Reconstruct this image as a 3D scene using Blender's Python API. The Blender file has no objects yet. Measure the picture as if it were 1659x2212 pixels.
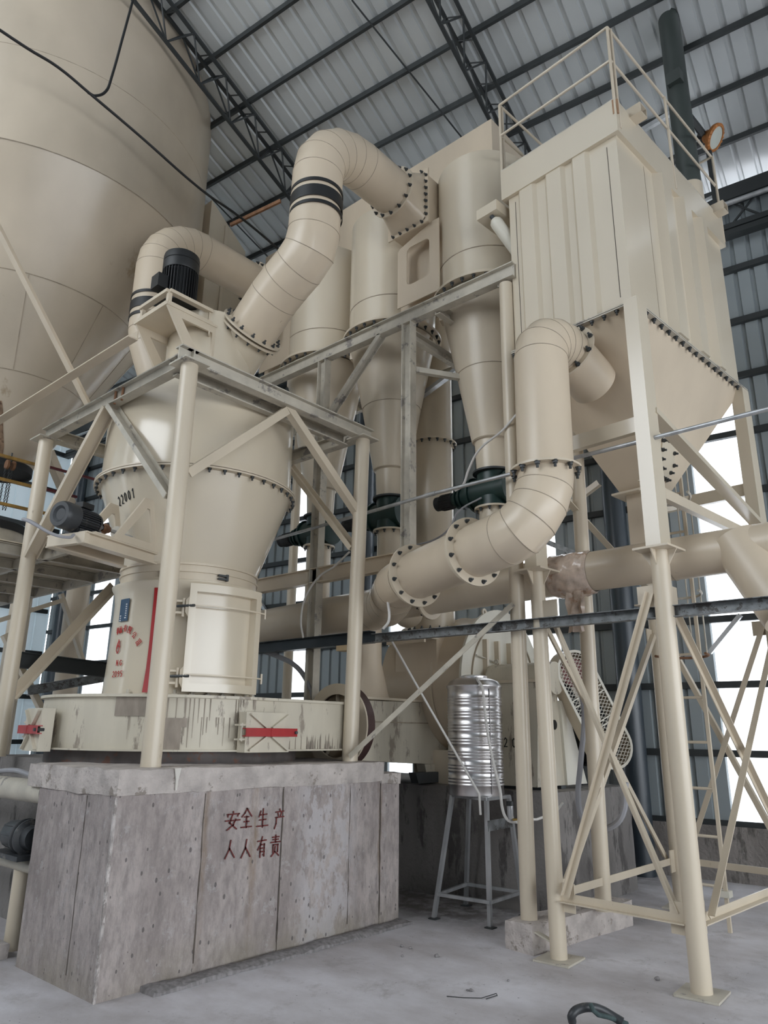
import bpy, math, random
from math import sin, cos, pi, radians, atan2, sqrt, tan, hypot
from mathutils import Vector, Matrix
random.seed(7)
SC = bpy.context.scene
COL = SC.collection

# ------------------------------------------------------------------ camera
FPX, CX, CY = 1588.0, 829.5, 1106.0
PITCH, ROLL, AZ, EYE = radians(16.7), radians(.72), radians(41.5), 1.6
cr, sr, cp, sp, ca, sa = cos(ROLL), sin(ROLL), cos(PITCH), sin(PITCH), cos(AZ), sin(AZ)
FWD, RGT, UPV = Vector((ca, sa, 0)), Vector((sa, -ca, 0)), Vector((0, 0, 1))
view = FWD*cp + UPV*sp
cup = UPV*cp - FWD*sp
right = RGT*cr + cup*sr
upc = cup*cr - RGT*sr
cam_d = bpy.data.cameras.new('camera')
cam = bpy.data.objects.new('camera', cam_d)
COL.objects.link(cam)
cam.matrix_world = Matrix(((right.x, upc.x, -view.x, 0), (right.y, upc.y, -view.y, 0), (right.z, upc.z, -view.z, EYE), (0, 0, 0, 1)))
cam_d.sensor_fit = 'HORIZONTAL'
cam_d.sensor_width = 36
cam_d.lens = 36*FPX/1659
cam_d.clip_end = 500
SC.camera = cam
# ------------------------------------------------------------------ light, exposure
SC.view_settings.view_transform = 'Standard'
SC.view_settings.look = 'None'
SC.view_settings.gamma = 1
SC.view_settings.use_curve_mapping = False
SC.view_settings.exposure = -0.92
SKY = 10.5
world = bpy.data.worlds.new('sky')
SC.world = world
world.use_nodes = True
wn = world.node_tree.nodes
wb = wn['Background']
wb.inputs[0].default_value = (0.90, 0.95, 1.0, 1)
wb.inputs[1].default_value = SKY
SC.cycles.use_denoising = True
SC.cycles.max_bounces = 8
SC.cycles.diffuse_bounces = 5
SC.cycles.glossy_bounces = 3
SC.cycles.transmission_bounces = 4
SC.cycles.transparent_max_bounces = 6
SC.cycles.caustics_reflective = False
SC.cycles.caustics_refractive = False

# frames: 0 = machine axes, YB = building, YF = dust filter
YB, YF = radians(6.5), radians(-4.7)
SLOPE = tan(radians(17))
def rot(v, a): return Vector((v[0]*cos(a)-v[1]*sin(a), v[0]*sin(a)+v[1]*cos(a), v[2]))
def B(x, y, z): return rot((x, y, z), YB)
def Q(x, y, z): return rot((x, y, z), YF)
def _ray(px, py):
    X, Y = px-CX, py-CY
    r, d = X*cr+Y*sr, -X*sr+Y*cr
    up, fw = -(d*cp)+FPX*sp, FPX*cp+d*sp
    return Vector((fw*ca+r*sa, fw*sa-r*ca, up))
# a point seen in the photograph on a known real plane
def AX(px, py, X, a=0):
    d = rot(_ray(px, py), -a); t = X/d.x
    return rot((X, d.y*t, EYE+d.z*t), a)
def AY(px, py, Y, a=0):
    d = rot(_ray(px, py), -a); t = Y/d.y
    return rot((d.x*t, Y, EYE+d.z*t), a)
def AZ_(px, py, z, a=0):
    d = _ray(px, py); t = (z-EYE)/d.z
    return Vector((d.x*t, d.y*t, z))
def roofz(xb): return 9.3+(10-xb)*SLOPE

# ------------------------------------------------------------------ materials
MAT = {}
def nodes(name):
    m = bpy.data.materials.new(name); m.use_nodes = True
    nt = m.node_tree; p = nt.nodes['Principled BSDF']
    MAT[name] = m
    return m, nt, p
def mat(name, col, rough=.5, metal=0, var=.12, scale=3.0, dirt=None, dthr=.62, dscale=2.5, streak=.35, bump=0, spec=.5):
    m, nt, p = nodes(name)
    N, L = nt.nodes, nt.links
    geo = N.new('ShaderNodeNewGeometry')
    mp = N.new('ShaderNodeMapping'); mp.inputs['Scale'].default_value = (1, 1, streak)
    L.new(geo.outputs['Position'], mp.inputs['Vector'])
    n1 = N.new('ShaderNodeTexNoise'); n1.inputs['Scale'].default_value = scale; n1.inputs['Detail'].default_value = 6
    L.new(mp.outputs[0], n1.inputs['Vector'])
    r1 = N.new('ShaderNodeMapRange'); r1.inputs[1].default_value = .3; r1.inputs[2].default_value = .7
    r1.inputs[3].default_value = 1-var; r1.inputs[4].default_value = 1+var*.6
    L.new(n1.outputs['Fac'], r1.inputs[0])
    mul = N.new('ShaderNodeVectorMath'); mul.operation = 'SCALE'
    mul.inputs[0].default_value = col; L.new(r1.outputs[0], mul.inputs['Scale'])
    out = mul.outputs[0]
    if dirt:
        n2 = N.new('ShaderNodeTexNoise'); n2.inputs['Scale'].default_value = dscale; n2.inputs['Detail'].default_value = 9; n2.inputs['Roughness'].default_value = .7
        L.new(mp.outputs[0], n2.inputs['Vector'])
        r2 = N.new('ShaderNodeMapRange'); r2.inputs[1].default_value = dthr; r2.inputs[2].default_value = dthr+.05
        L.new(n2.outputs['Fac'], r2.inputs[0])
        mx = N.new('ShaderNodeMix'); mx.data_type = 'RGBA'
        L.new(r2.outputs[0], mx.inputs['Factor']); L.new(out, mx.inputs[6]); mx.inputs[7].default_value = (*dirt, 1)
        out = mx.outputs[2]
    L.new(out, p.inputs['Base Color'])
    p.inputs['Roughness'].default_value = rough
    p.inputs['Metallic'].default_value = metal
    p.inputs['Specular IOR Level'].default_value = spec
    if bump:
        bp = N.new('ShaderNodeBump'); bp.inputs['Strength'].default_value = bump; bp.inputs['Distance'].default_value = .02
        n3 = N.new('ShaderNodeTexNoise'); n3.inputs['Scale'].default_value = 28; n3.inputs['Detail'].default_value = 6
        L.new(geo.outputs['Position'], n3.inputs['Vector']); L.new(n3.outputs['Fac'], bp.inputs['Height']); L.new(bp.outputs[0], p.inputs['Normal'])
    return m
CR = (.60, .52, .405)
mat('cream_paint', CR, .32, var=.10, scale=2.2, dirt=(.36, .29, .21), dthr=.675, dscale=9)
mat('cream_smooth', (.62, .545,   .425), .19, spec=.85, var=.06, scale=1.2, dirt=(.42, .36, .27), dthr=.74, dscale=7)
mat('cream_warm', (.60, .505, .385), .32, var=.10, scale=2.0, dirt=(.33, .25, .18), dthr=.68, dscale=11)
mat('cream_worn', (.50, .46, .385), .5, var=.2, scale=6, dirt=(.24, .22, .20), dthr=.57, dscale=5, streak=1)
mat('cream_mud', (.57, .52, .42), .5, var=.12, scale=5, dirt=(.30, .255, .205), dthr=.575, dscale=7, streak=.30)
mat('silo_paint', (.56, .48, .375), .25, var=.22, scale=.7, dirt=(.36, .29, .20), dthr=.66, dscale=1.2, streak=.6)
mat('mud', (.30, .255, .21), .85, var=.2, scale=20)
mat("seam", (.36, .30, .225), .6, var=.3, scale=9)
mat('rust', (.23, .115, .06), .8, var=.4, scale=12)
mat('rust_pale', (.36, .22, .13), .8, var=.4, scale=30)
mat('burn', (.27, .18, .115), .8, var=.5, scale=14, dirt=(.09, .05, .03), dthr=.52, dscale=9)
mat('rusty_base', (.10, .085, .08), .75, var=.4, scale=5, dirt=(.13, .065, .045), dthr=.55, dscale=8, streak=1)
mat('dark_steel', (.045, .05, .052), .5, var=.3, scale=4)
mat('building_steel', (.026, .030, .031), .55, var=.2, scale=2)
mat('column_steel', (.03, .04, .05), .35, var=.2, scale=2)
mat('black', (.010, .011, .012), .5, var=.3)
mat('soft_black', (.02, .021, .022), .8, var=.2)
mat('motor_grey', (.035, .038, .042), .45, var=.25, scale=10, dirt=(.13, .12, .11), dthr=.58, dscale=7, streak=1)
mat('galvanised', (.46, .47, .48), .38, metal=.6, var=.25, scale=9)
mat('zinc_tray', (.22, .23, .235), .5, metal=.4, var=.35, scale=14, dirt=(.09, .085, .08), dthr=.52, dscale=11, streak=1)
mat('stainless', (.66, .64, .64), .30, metal=1, var=.08, scale=5)
mat('stainless_seam', (.16, .15, .15), .4, metal=.8)
mat('green_paint', (.008, .030, .026), .4, var=.2, scale=8)
mat('green_pipe', (.042, .052, .048), .45, var=.2, scale=3)
mat('red_paint', (.36, .016, .018), .42, var=.2, scale=7)
mat('red_lettering', (.42, .03, .025), .6, var=.3, scale=30)
mat('maroon_lettering', (.13, .022, .020), .8, var=.4, scale=60)
mat('maroon_paint', (.10, .015, .02), .5)
mat('yellow_paint', (.34, .20, .05), .5, var=.35, scale=12)
mat('blue_plate', (.03, .075, .14), .4, var=.2)
mat('white_paint', (.66, .66, .66), .5, var=.05)
mat('white_hose', (.60, .58, .55), .5, var=.05)
mat('grey_hose', (.32, .32, .34), .6, var=.1)
mat('orange_paint', (.44, .17, .045), .5, var=.35, scale=30)
mat('lamp_glass', (.55, .58, .52), .12, var=.05)
mat('timber', (.55, .42, .26), .7, var=.2)
mat('brass', (.5, .33, .1), .3, metal=.9)
mat('plastic_film', (.56, .45, .37), .15, var=.3, scale=14, dirt=(.42, .28, .20), dthr=.56, dscale=6, streak=1)
mat('brown_rim', (.055, .028, .025), .45, var=.3, scale=8)
mat('brown_cover', (.20, .06, .055), .5)
m, nt, p = nodes('concrete')
N, L = nt.nodes, nt.links
geo = N.new('ShaderNodeNewGeometry')
def nz(sc, strch=(1, 1, 1), det=6, rg=.6, off=0):
    mp = N.new('ShaderNodeMapping'); mp.inputs['Scale'].default_value = strch; mp.inputs['Location'].default_value = (off, off, off)
    L.new(geo.outputs['Position'], mp.inputs['Vector'])
    n = N.new('ShaderNodeTexNoise'); n.inputs['Scale'].default_value = sc; n.inputs['Detail'].default_value = det; n.inputs['Roughness'].default_value = rg
    L.new(mp.outputs[0], n.inputs['Vector']); return n.outputs['Fac']
def rng(src, a, b, c=0, d=1):
    r = N.new('ShaderNodeMapRange'); r.inputs[1].default_value = a; r.inputs[2].default_value = b; r.inputs[3].default_value = c; r.inputs[4].default_value = d
    L.new(src, r.inputs[0]); return r.outputs[0]
def mix(f, a, b):
    x = N.new('ShaderNodeMix'); x.data_type = 'RGBA'
    if hasattr(f, 'links'): L.new(f, x.inputs['Factor'])
    else: x.inputs['Factor'].default_value = f
    for v, k in ((a, 6), (b, 7)):
        if isinstance(v, tuple): x.inputs[k].default_value = (*v, 1)
        else: L.new(v, x.inputs[k])
    return x.outputs[2]
def mth(op, a, b):
    x = N.new('ShaderNodeMath'); x.operation = op
    for v, k in ((a, 0), (b, 1)):
        if isinstance(v, (int, float)): x.inputs[k].default_value = v
        else: L.new(v, x.inputs[k])
    return x.outputs[0]
sep = N.new('ShaderNodeSeparateXYZ'); L.new(geo.outputs['Position'], sep.inputs[0])
col = mix(rng(nz(2.2, (1, 1, .5)), .35, .65), (.36, .31, .295), (.55, .485, .46))
col = mix(rng(nz(16, (1, 1, .35), 8, .75), .42, .66, 0, .75), col, (.22, .195, .185))
col = mix(rng(nz(7, (1, 1, 1), 9, .8, 5), .56, .62, 0, .55), col, (.52, .49, .49))
# patch of pale bloom in the fourth board field
px_ = mth('MULTIPLY', rng(sep.outputs[0], 4.25, 4.45), rng(sep.outputs[0], 5.05, 4.85))
col = mix(mth('MULTIPLY', px_, rng(nz(9, (1, 1, .6), 8, .7, 3), .47, .53, 0, .75)), col, (.56, .53, .54))
# rust runs below the cap
for x0_, w_ in ((3.43, .035), (3.87, .05), (5.30, .03)):
    d_ = mth('ABSOLUTE', mth('SUBTRACT', mth('ADD', sep.outputs[0], mth('MULTIPLY', mth('SUBTRACT', nz(5), .5), .10)), x0_), 0)
    f_ = mth('MULTIPLY', rng(d_, w_, w_*.2, 0, 1), rng(nz(6, (3, 1, .5), 6, .7, 9), .35, .6, 0, .75))
    f_ = mth('MULTIPLY', f_, rng(sep.outputs[2], .0, .7, .25, 1))
    col = mix(f_, col, (.255, .18, .115))
# darker, yellowish tinge towards the foot
col = mix(mth('MULTIPLY', rng(sep.outputs[2], .28, .0, 0, .5), rng(nz(3), .35, .6)), col, (.34, .30, .215))
L.new(col, p.inputs['Base Color']); p.inputs['Roughness'].default_value = .93
bp = N.new('ShaderNodeBump'); bp.inputs['Strength'].default_value = .7; bp.inputs['Distance'].default_value = .03
L.new(nz(22, (1, 1, .6), 10, .75), bp.inputs['Height']); L.new(bp.outputs[0], p.inputs['Normal'])
mat('corner_accent', (.50, .46, .44), .95, var=.4, scale=25, dirt=(.28, .25, .235), dthr=.5, dscale=14, streak=.5, bump=1.0)
mat('joint_dark', (.11, .09, .075), .9, var=.5, scale=20)
mat('concrete_rough', (.50, .45, .42), .95, var=.3, scale=6, dirt=(.27, .235, .205), dthr=.58, dscale=7, streak=1, bump=1.0)
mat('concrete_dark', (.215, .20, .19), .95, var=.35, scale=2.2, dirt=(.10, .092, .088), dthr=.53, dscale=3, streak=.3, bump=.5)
mat('stain_rust', (.30, .225, .155), .95, var=.3, scale=9)
mat('white_drip', (.60, .57, .52), .8)
mat('gravel', (.25, .235, .235), .9, var=.4, scale=30)
m, nt, p = nodes('floor_dust')
N, L = nt.nodes, nt.links
geo = N.new('ShaderNodeNewGeometry')
sep = N.new('ShaderNodeSeparateXYZ'); L.new(geo.outputs['Position'], sep.inputs[0])
col = mix(rng(nz(.9, (1, .6, 1), 8, .65), .36, .62), (.44, .41, .41), (.70, .685, .72))
col = mix(rng(nz(3.1, (1, 1, 1), 10, .8, 4), .54, .68, 0, .6), col, (.34, .315, .305))
col = mix(rng(nz(30, (1, 1, 1), 6, .8, 2), .62, .70, 0, .5), col, (.25, .23, .225))
# dirt gathered between the two foundations
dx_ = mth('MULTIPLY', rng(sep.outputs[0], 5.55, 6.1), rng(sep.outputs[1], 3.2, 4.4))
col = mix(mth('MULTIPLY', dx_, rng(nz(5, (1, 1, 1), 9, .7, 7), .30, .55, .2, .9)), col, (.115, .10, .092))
L.new(col, p.inputs['Base Color']); p.inputs['Roughness'].default_value = .8
bp = N.new('ShaderNodeBump'); bp.inputs['Strength'].default_value = .4; bp.inputs['Distance'].default_value = .02
L.new(nz(12, (1, 1, 1), 10, .8), bp.inputs['Height']); L.new(bp.outputs[0], p.inputs['Normal'])
mat('roof_sheet', (.56, .585, .585), .34, metal=.35, var=.10, scale=.8, streak=1)
mat('wall_sheet', (.265, .297, .308), .4, var=.08, scale=1.0)
mat('knee_wall', (.22, .20, .185), .95, var=.3, scale=3, dirt=(.12, .11, .10), dthr=.55, dscale=4, bump=.6)
mat('fan_white', (.66, .63, .54), .4, var=.06)
mat('filter_bowl', (.45, .46, .47), .15, metal=.6)
mat('rope', (.05, .075, .075), .9, var=.3, scale=40)
# pits and tie holes in the cast concrete
def add_pits(name, scale=9, thr=.10, col=(.10, .09, .09)):
    m = MAT[name]; nt = m.node_tree; N, L = nt.nodes, nt.links; p = N['Principled BSDF']
    src = p.inputs['Base Color'].links[0].from_socket
    geo = N.new('ShaderNodeNewGeometry'); mp = N.new('ShaderNodeMapping'); mp.inputs['Scale'].default_value = (1, 1, .6)
    L.new(geo.outputs['Position'], mp.inputs['Vector'])
    v = N.new('ShaderNodeTexVoronoi'); v.inputs['Scale'].default_value = scale; v.inputs['Randomness'].default_value = 1
    L.new(mp.outputs[0], v.inputs['Vector'])
    n = N.new('ShaderNodeTexNoise'); n.inputs['Scale'].default_value = 3.3
    L.new(geo.outputs['Position'], n.inputs['Vector'])
    mm = N.new('ShaderNodeMath'); mm.operation = 'MULTIPLY'; L.new(n.outputs['Fac'], mm.inputs[0]); mm.inputs[1].default_value = thr*2
    lt = N.new('ShaderNodeMath'); lt.operation = 'LESS_THAN'; L.new(v.outputs['Distance'], lt.inputs[0]); L.new(mm.outputs[0], lt.inputs[1])
    ml = N.new('ShaderNodeMath'); ml.operation = 'MULTIPLY'; L.new(lt.outputs[0], ml.inputs[0]); ml.inputs[1].default_value = .75
    mx = N.new('ShaderNodeMix'); mx.data_type = 'RGBA'; L.new(ml.outputs[0], mx.inputs['Factor']); L.new(src, mx.inputs[6]); mx.inputs[7].default_value = (*col, 1)
    L.new(mx.outputs[2], p.inputs['Base Color'])
add_pits('concrete', 14, .12)
add_pits('floor_dust', 11, .055, (.16, .15, .15))
def sheet_mat(name, col, trans):
    m, nt, p = nodes(name)
    N, L = nt.nodes, nt.links
    d = N.new('ShaderNodeBsdfDiffuse'); d.inputs[0].default_value = (*col, 1)
    t = N.new('ShaderNodeBsdfTranslucent'); t.inputs[0].default_value = (*col, 1)
    mx = N.new('ShaderNodeMixShader'); mx.inputs[0].default_value = trans
    L.new(d.outputs[0], mx.inputs[1]); L.new(t.outputs[0], mx.inputs[2])
    L.new(mx.outputs[0], N['Material Output'].inputs['Surface'])
    return m
sheet_mat("skylight_sheet", (.97, .975, .98), .93)
sheet_mat('pale_sheet', (.66, .71, .73), .30)
m, nt, p = nodes('clear_film')
p.inputs['Base Color'].default_value = (.9, .88, .86, 1); p.inputs['Roughness'].default_value = .25; p.inputs['Alpha'].default_value = .45

# ------------------------------------------------------------------ mesh builder
def perp(d):
    d = Vector(d).normalized()
    u = Vector((0, 0, 1)) if abs(d.z) < .95 else Vector((1, 0, 0))
    a = d.cross(u).normalized()
    return a, a.cross(d).normalized()      # side, up
WO = {}
class MB:
    def __init__(s): s.v = []; s.f = []
    def add(s, vs, fs):
        n = len(s.v); s.v += [Vector(v) for v in vs]; s.f += [tuple(n+i for i in f) for f in fs]; return s
    def box(s, c, d, a=0):
        hx, hy, hz = d[0]/2, d[1]/2, d[2]/2
        vs = [Vector(c)+rot((x*hx, y*hy, z*hz), a) for x in (-1, 1) for y in (-1, 1) for z in (-1, 1)]
        return s.add(vs, [(0, 1, 3, 2), (4, 6, 7, 5), (0, 4, 5, 1), (2, 3, 7, 6), (0, 2, 6, 4), (1, 5, 7, 3)])
    def span(s, p, q, a=0):
        # axis-aligned box in frame a between two corners given in that frame
        c = [(p[i]+q[i])/2 for i in range(3)]; d = [abs(p[i]-q[i]) for i in range(3)]
        return s.box(rot(c, a), d, a)
    def bar(s, p, q, w, h=None, up=None):
        p, q = Vector(p), Vector(q); h = h or w
        d = (q-p).normalized()
        if up is None: sd, u = perp(d)
        else:
            sd = d.cross(Vector(up)).normalized(); u = sd.cross(d).normalized()
        vs = [e+sd*w/2*i+u*h/2*j for e in (p, q) for i, j in ((-1, -1), (1, -1), (1, 1), (-1, 1))]
        return s.add(vs, [(0, 3, 2, 1), (4, 5, 6, 7), (0, 1, 5, 4), (1, 2, 6, 5), (2, 3, 7, 6), (3, 0, 4, 7)])
    def prof(s, p, q, poly, up=None):
        # extrude a 2-D profile (side, up) from p to q
        p, q = Vector(p), Vector(q); d = (q-p).normalized()
        if up is None: sd, u = perp(d)
        else:
            sd = d.cross(Vector(up)).normalized(); u = sd.cross(d).normalized()
        n = len(poly)
        vs = [e+sd*a+u*b for e in (p, q) for a, b in poly]
        return s.add(vs, [tuple(range(n-1, -1, -1)), tuple(range(n, 2*n))]+[(i, (i+1) % n, n+(i+1) % n, n+i) for i in range(n)])
    def ibeam(s, p, q, w, h, t=.012, up=None):
        a, b = w/2, h/2
        return s.prof(p, q, [(-a, -b), (a, -b), (a, -b+t), (t/2, -b+t), (t/2, b-t), (a, b-t), (a, b), (-a, b), (-a, b-t), (-t/2, b-t), (-t/2, -b+t), (-a, -b+t)], up)
    def chan(s, p, q, w, h, t=.012, up=None, flip=1):
        a, b = w/2*flip, h/2; t2 = t*flip
        pl = [(-a, -b), (a, -b), (a, -b+t), (-a+t2, -b+t), (-a+t2, b-t), (a, b-t), (a, b), (-a, b)]
        if flip < 0: pl.reverse()
        return s.prof(p, q, pl, up)
    def angle(s, p, q, w, t=.008, up=None, flip=1):
        pl = [(0, 0), (w*flip, 0), (w*flip, t), (t*flip, t), (t*flip, w), (0, w)]
        if flip < 0: pl.reverse()
        return s.prof(p, q, pl, up)
    def cyl(s, p, q, r, r2=None, n=24, cap=True):
        p, q = Vector(p), Vector(q); r2 = r if r2 is None else r2
        a, b = perp(q-p)
        vs = [e+(a*cos(2*pi*i/n)+b*sin(2*pi*i/n))*R for e, R in ((p, r), (q, r2)) for i in range(n)]
        fs = [(i, (i+1) % n, n+(i+1) % n, n+i) for i in range(n)]
        if cap: fs += [tuple(range(n-1, -1, -1)), tuple(range(n, 2*n))]
        return s.add(vs, fs)
    def rev(s, c, ax, prof, n=48, a0=0, a1=2*pi, closed=False):
        # prof: list of (radius, height along axis)
        c = Vector(c); ax = Vector(ax).normalized()
        if abs(ax.z) > .999: A, Bv = Vector((1, 0, 0)), Vector((0, 1, 0))*(1 if ax.z > 0 else -1)
        else: A, Bv = perp(ax)
        full = abs(a1-a0-2*pi) < 1e-6
        m = n if full else n+1; k = len(prof)
        vs = []
        for i in range(m):
            t = a0+(a1-a0)*i/n
            dr = A*cos(t)+Bv*sin(t)
            vs += [c+dr*r+ax*h for r, h in prof]
        fs = []
        for i in range(n):
            j = (i+1) % m
            for e in range(k if closed else k-1):
                f = (e+1) % k
                fs.append((i*k+e, j*k+e, j*k+f, i*k+f))
        return s.add(vs, fs)
    def ring(s, c, ax, r0, r1, t, n=48):
        return s.rev(c, ax, [(r0, -t/2), (r1, -t/2), (r1, t/2), (r0, t/2)], n, closed=True)
    def tube(s, pts, r, n=20, cap=True):
        pts = [Vector(p) for p in pts]; k = len(pts)
        t0 = (pts[1]-pts[0]).normalized(); a, b = perp(t0)
        vs = []
        prev = t0
        for i, p in enumerate(pts):
            if i == 0: t = t0; T = t0
            else:
                T = (pts[i]-pts[i-1]).normalized()
                t = T if i == k-1 else (T+(pts[i+1]-pts[i]).normalized()).normalized()
            q = prev.rotation_difference(t); a = q @ a; b = q @ b; prev = t
            for j in range(n):
                an = 2*pi*j/n
                o = a*cos(an)+b*sin(an)
                # mitre: stretch along the joint plane
                if 0 < i < k-1:
                    c_ = t.dot(T)
                    bend = T-t*T.dot(t)
                    if bend.length > 1e-5:
                        bn = bend.normalized(); o = o+bn*(o.dot(bn))*(1/max(c_, .5)-1)
                vs.append(p+o*r)
        fs = [(i*n+j, i*n+(j+1) % n, (i+1)*n+(j+1) % n, (i+1)*n+j) for i in range(k-1) for j in range(n)]
        if cap: fs += [tuple(range(n-1, -1, -1)), tuple((k-1)*n+j for j in range(n))]
        return s.add(vs, fs)
    def extr(s, pts, vec):
        n = len(pts); vec = Vector(vec); pts = [Vector(p) for p in pts]
        return s.add(pts+[p+vec for p in pts], [tuple(range(n-1, -1, -1)), tuple(range(n, 2*n))]+[(i, (i+1) % n, n+(i+1) % n, n+i) for i in range(n)])
    def build(s, name, m, parent=None, smooth=35):
        lo = Vector([min(v[i] for v in s.v) for i in range(3)]); hi = Vector([max(v[i] for v in s.v) for i in range(3)])
        c = (lo+hi)/2
        if parent is None: c.z = lo.z
        me = bpy.data.meshes.new(name)
        me.from_pydata([v-c for v in s.v], [], s.f); me.update()
        me.materials.append(MAT[m] if isinstance(m, str) else m)
        import bmesh
        bm = bmesh.new(); bm.from_mesh(me); bmesh.ops.recalc_face_normals(bm, faces=bm.faces); bm.to_mesh(me); bm.free()
        if smooth:
            me.polygons.foreach_set('use_smooth', [True]*len(me.polygons))
            me.set_sharp_from_angle(angle=radians(smooth))
        o = bpy.data.objects.new(name, me); COL.objects.link(o)
        WO[o.name] = c
        if parent is not None:
            o.parent = parent; o.location = c-WO[parent.name]
        else: o.location = c
        return o

def tag(o, label, cat=None, group=None, kind=None):
    if label: o['label'] = label
    if cat: o['category'] = cat
    if group: o['group'] = group
    if kind: o['kind'] = kind
    return o
def thing(name, label, cat, loc=(0, 0, 0), group=None):
    o = bpy.data.objects.new(name, None); COL.objects.link(o); o.location = loc; o.empty_display_size = .2
    WO[o.name] = Vector(loc)
    return tag(o, label, cat, group)
def struct(name, mb, m, smooth=35):
    o = mb.build(name, m, None, smooth); o['kind'] = 'structure'; return o
# a hexagon bolt: head, washer and a stub of thread
def _bolt():
    b = MB()
    b.cyl((0, 0, 0), (0, 0, .010), .011, n=6); b.cyl((0, 0, .010), (0, 0, .024), .006, n=8); b.cyl((0, 0, -.002), (0, 0, 0), .014, n=10)
    me = bpy.data.meshes.new('bolt'); me.from_pydata(b.v, [], b.f); me.materials.append(MAT['dark_steel']); return me
BOLT = _bolt()
def bolt(parent, p, d, sc=1.3):
    o = bpy.data.objects.new('bolt', BOLT); COL.objects.link(o); o.parent = parent
    q = Vector(d).to_track_quat('Z', 'Y'); o.rotation_mode = 'QUATERNION'; o.rotation_quaternion = q
    o.location = Vector(p)-WO[parent.name]; o.scale = (sc, sc, sc)
    return o
def bolt_ring(parent, c, ax, r, n, d=None, sc=1.3, a0=0, a1=2*pi, off=0):
    ax = Vector(ax).normalized()
    if abs(ax.z) > .999: A, Bv = Vector((1, 0, 0)), Vector((0, 1, 0))*(1 if ax.z > 0 else -1)
    else: A, Bv = perp(ax)
    for i in range(n):
        t = a0+(a1-a0)*(i+.5)/n
        bolt(parent, Vector(c)+(A*cos(t)+Bv*sin(t))*r+Vector(d or ax)*off, d or ax, sc)
def bolt_line(parent, p, q, n, d, sc=1.3):
    p, q = Vector(p), Vector(q)
    for i in range(n): bolt(parent, p.lerp(q, (i+.5)/n), d, sc)
def flange(parent, c, ax, r0, r1, t, nb, m='cream_paint', d=None, sc=1.3, name='flange', seg=48):
    f = MB().ring(c, ax, r0, r1, t, seg).build(name, m, parent)
    ax = Vector(ax).normalized(); dd = Vector(d or ax)
    if nb: bolt_ring(f, Vector(c), ax, (r0+r1)/2+.005, nb, dd, sc, off=t/2)
    return f
def arc_pts(p0, d0, p1, d1, n=6):
    # smooth bend between two straight runs (cubic)
    p0, p1, d0, d1 = Vector(p0), Vector(p1), Vector(d0).normalized(), Vector(d1).normalized()
    L = (p1-p0).length*.39
    out = []
    for i in range(n+1):
        t = i/n
        a, b, c, d = p0, p0+d0*L, p1-d1*L, p1
        out.append(a*(1-t)**3+b*3*t*(1-t)**2+c*3*t*t*(1-t)+d*t**3)
    return out
def seams(parent, pts, idx, r, m='seam', tr=.0025, n=40):
    # weld seams of a segmented pipe
    pts = [Vector(p) for p in pts]
    for i in idx:
        b = MB()
        T = (pts[i]-pts[i-1]).normalized() if i > 0 else (pts[1]-pts[0]).normalized()
        t = T if i >= len(pts)-1 else (T+(pts[i+1]-pts[i]).normalized()).normalized()
        A, Bv = perp(t)
        bend = T-t*T.dot(t); bn = bend.normalized() if bend.length > 1e-5 else None
        loop = []
        for j in range(n):
            o = A*cos(2*pi*j/n)+Bv*sin(2*pi*j/n)
            if bn is not None: o = o+bn*o.dot(bn)*(1/max(t.dot(T), .5)-1)
            loop.append(pts[i]+o*(r+tr*.3))
        k = 6; vs = []
        for j in range(n):
            o = (loop[j]-pts[i]).normalized()
            vs += [loop[j]+o*tr*cos(2*pi*e/k)+t*tr*1.4*sin(2*pi*e/k) for e in range(k)]
        b.add(vs, [(j*k+e, ((j+1) % n)*k+e, ((j+1) % n)*k+(e+1) % k, j*k+(e+1) % k) for j in range(n) for e in range(k)])
        b.build('weld_seam', m, parent)

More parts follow.
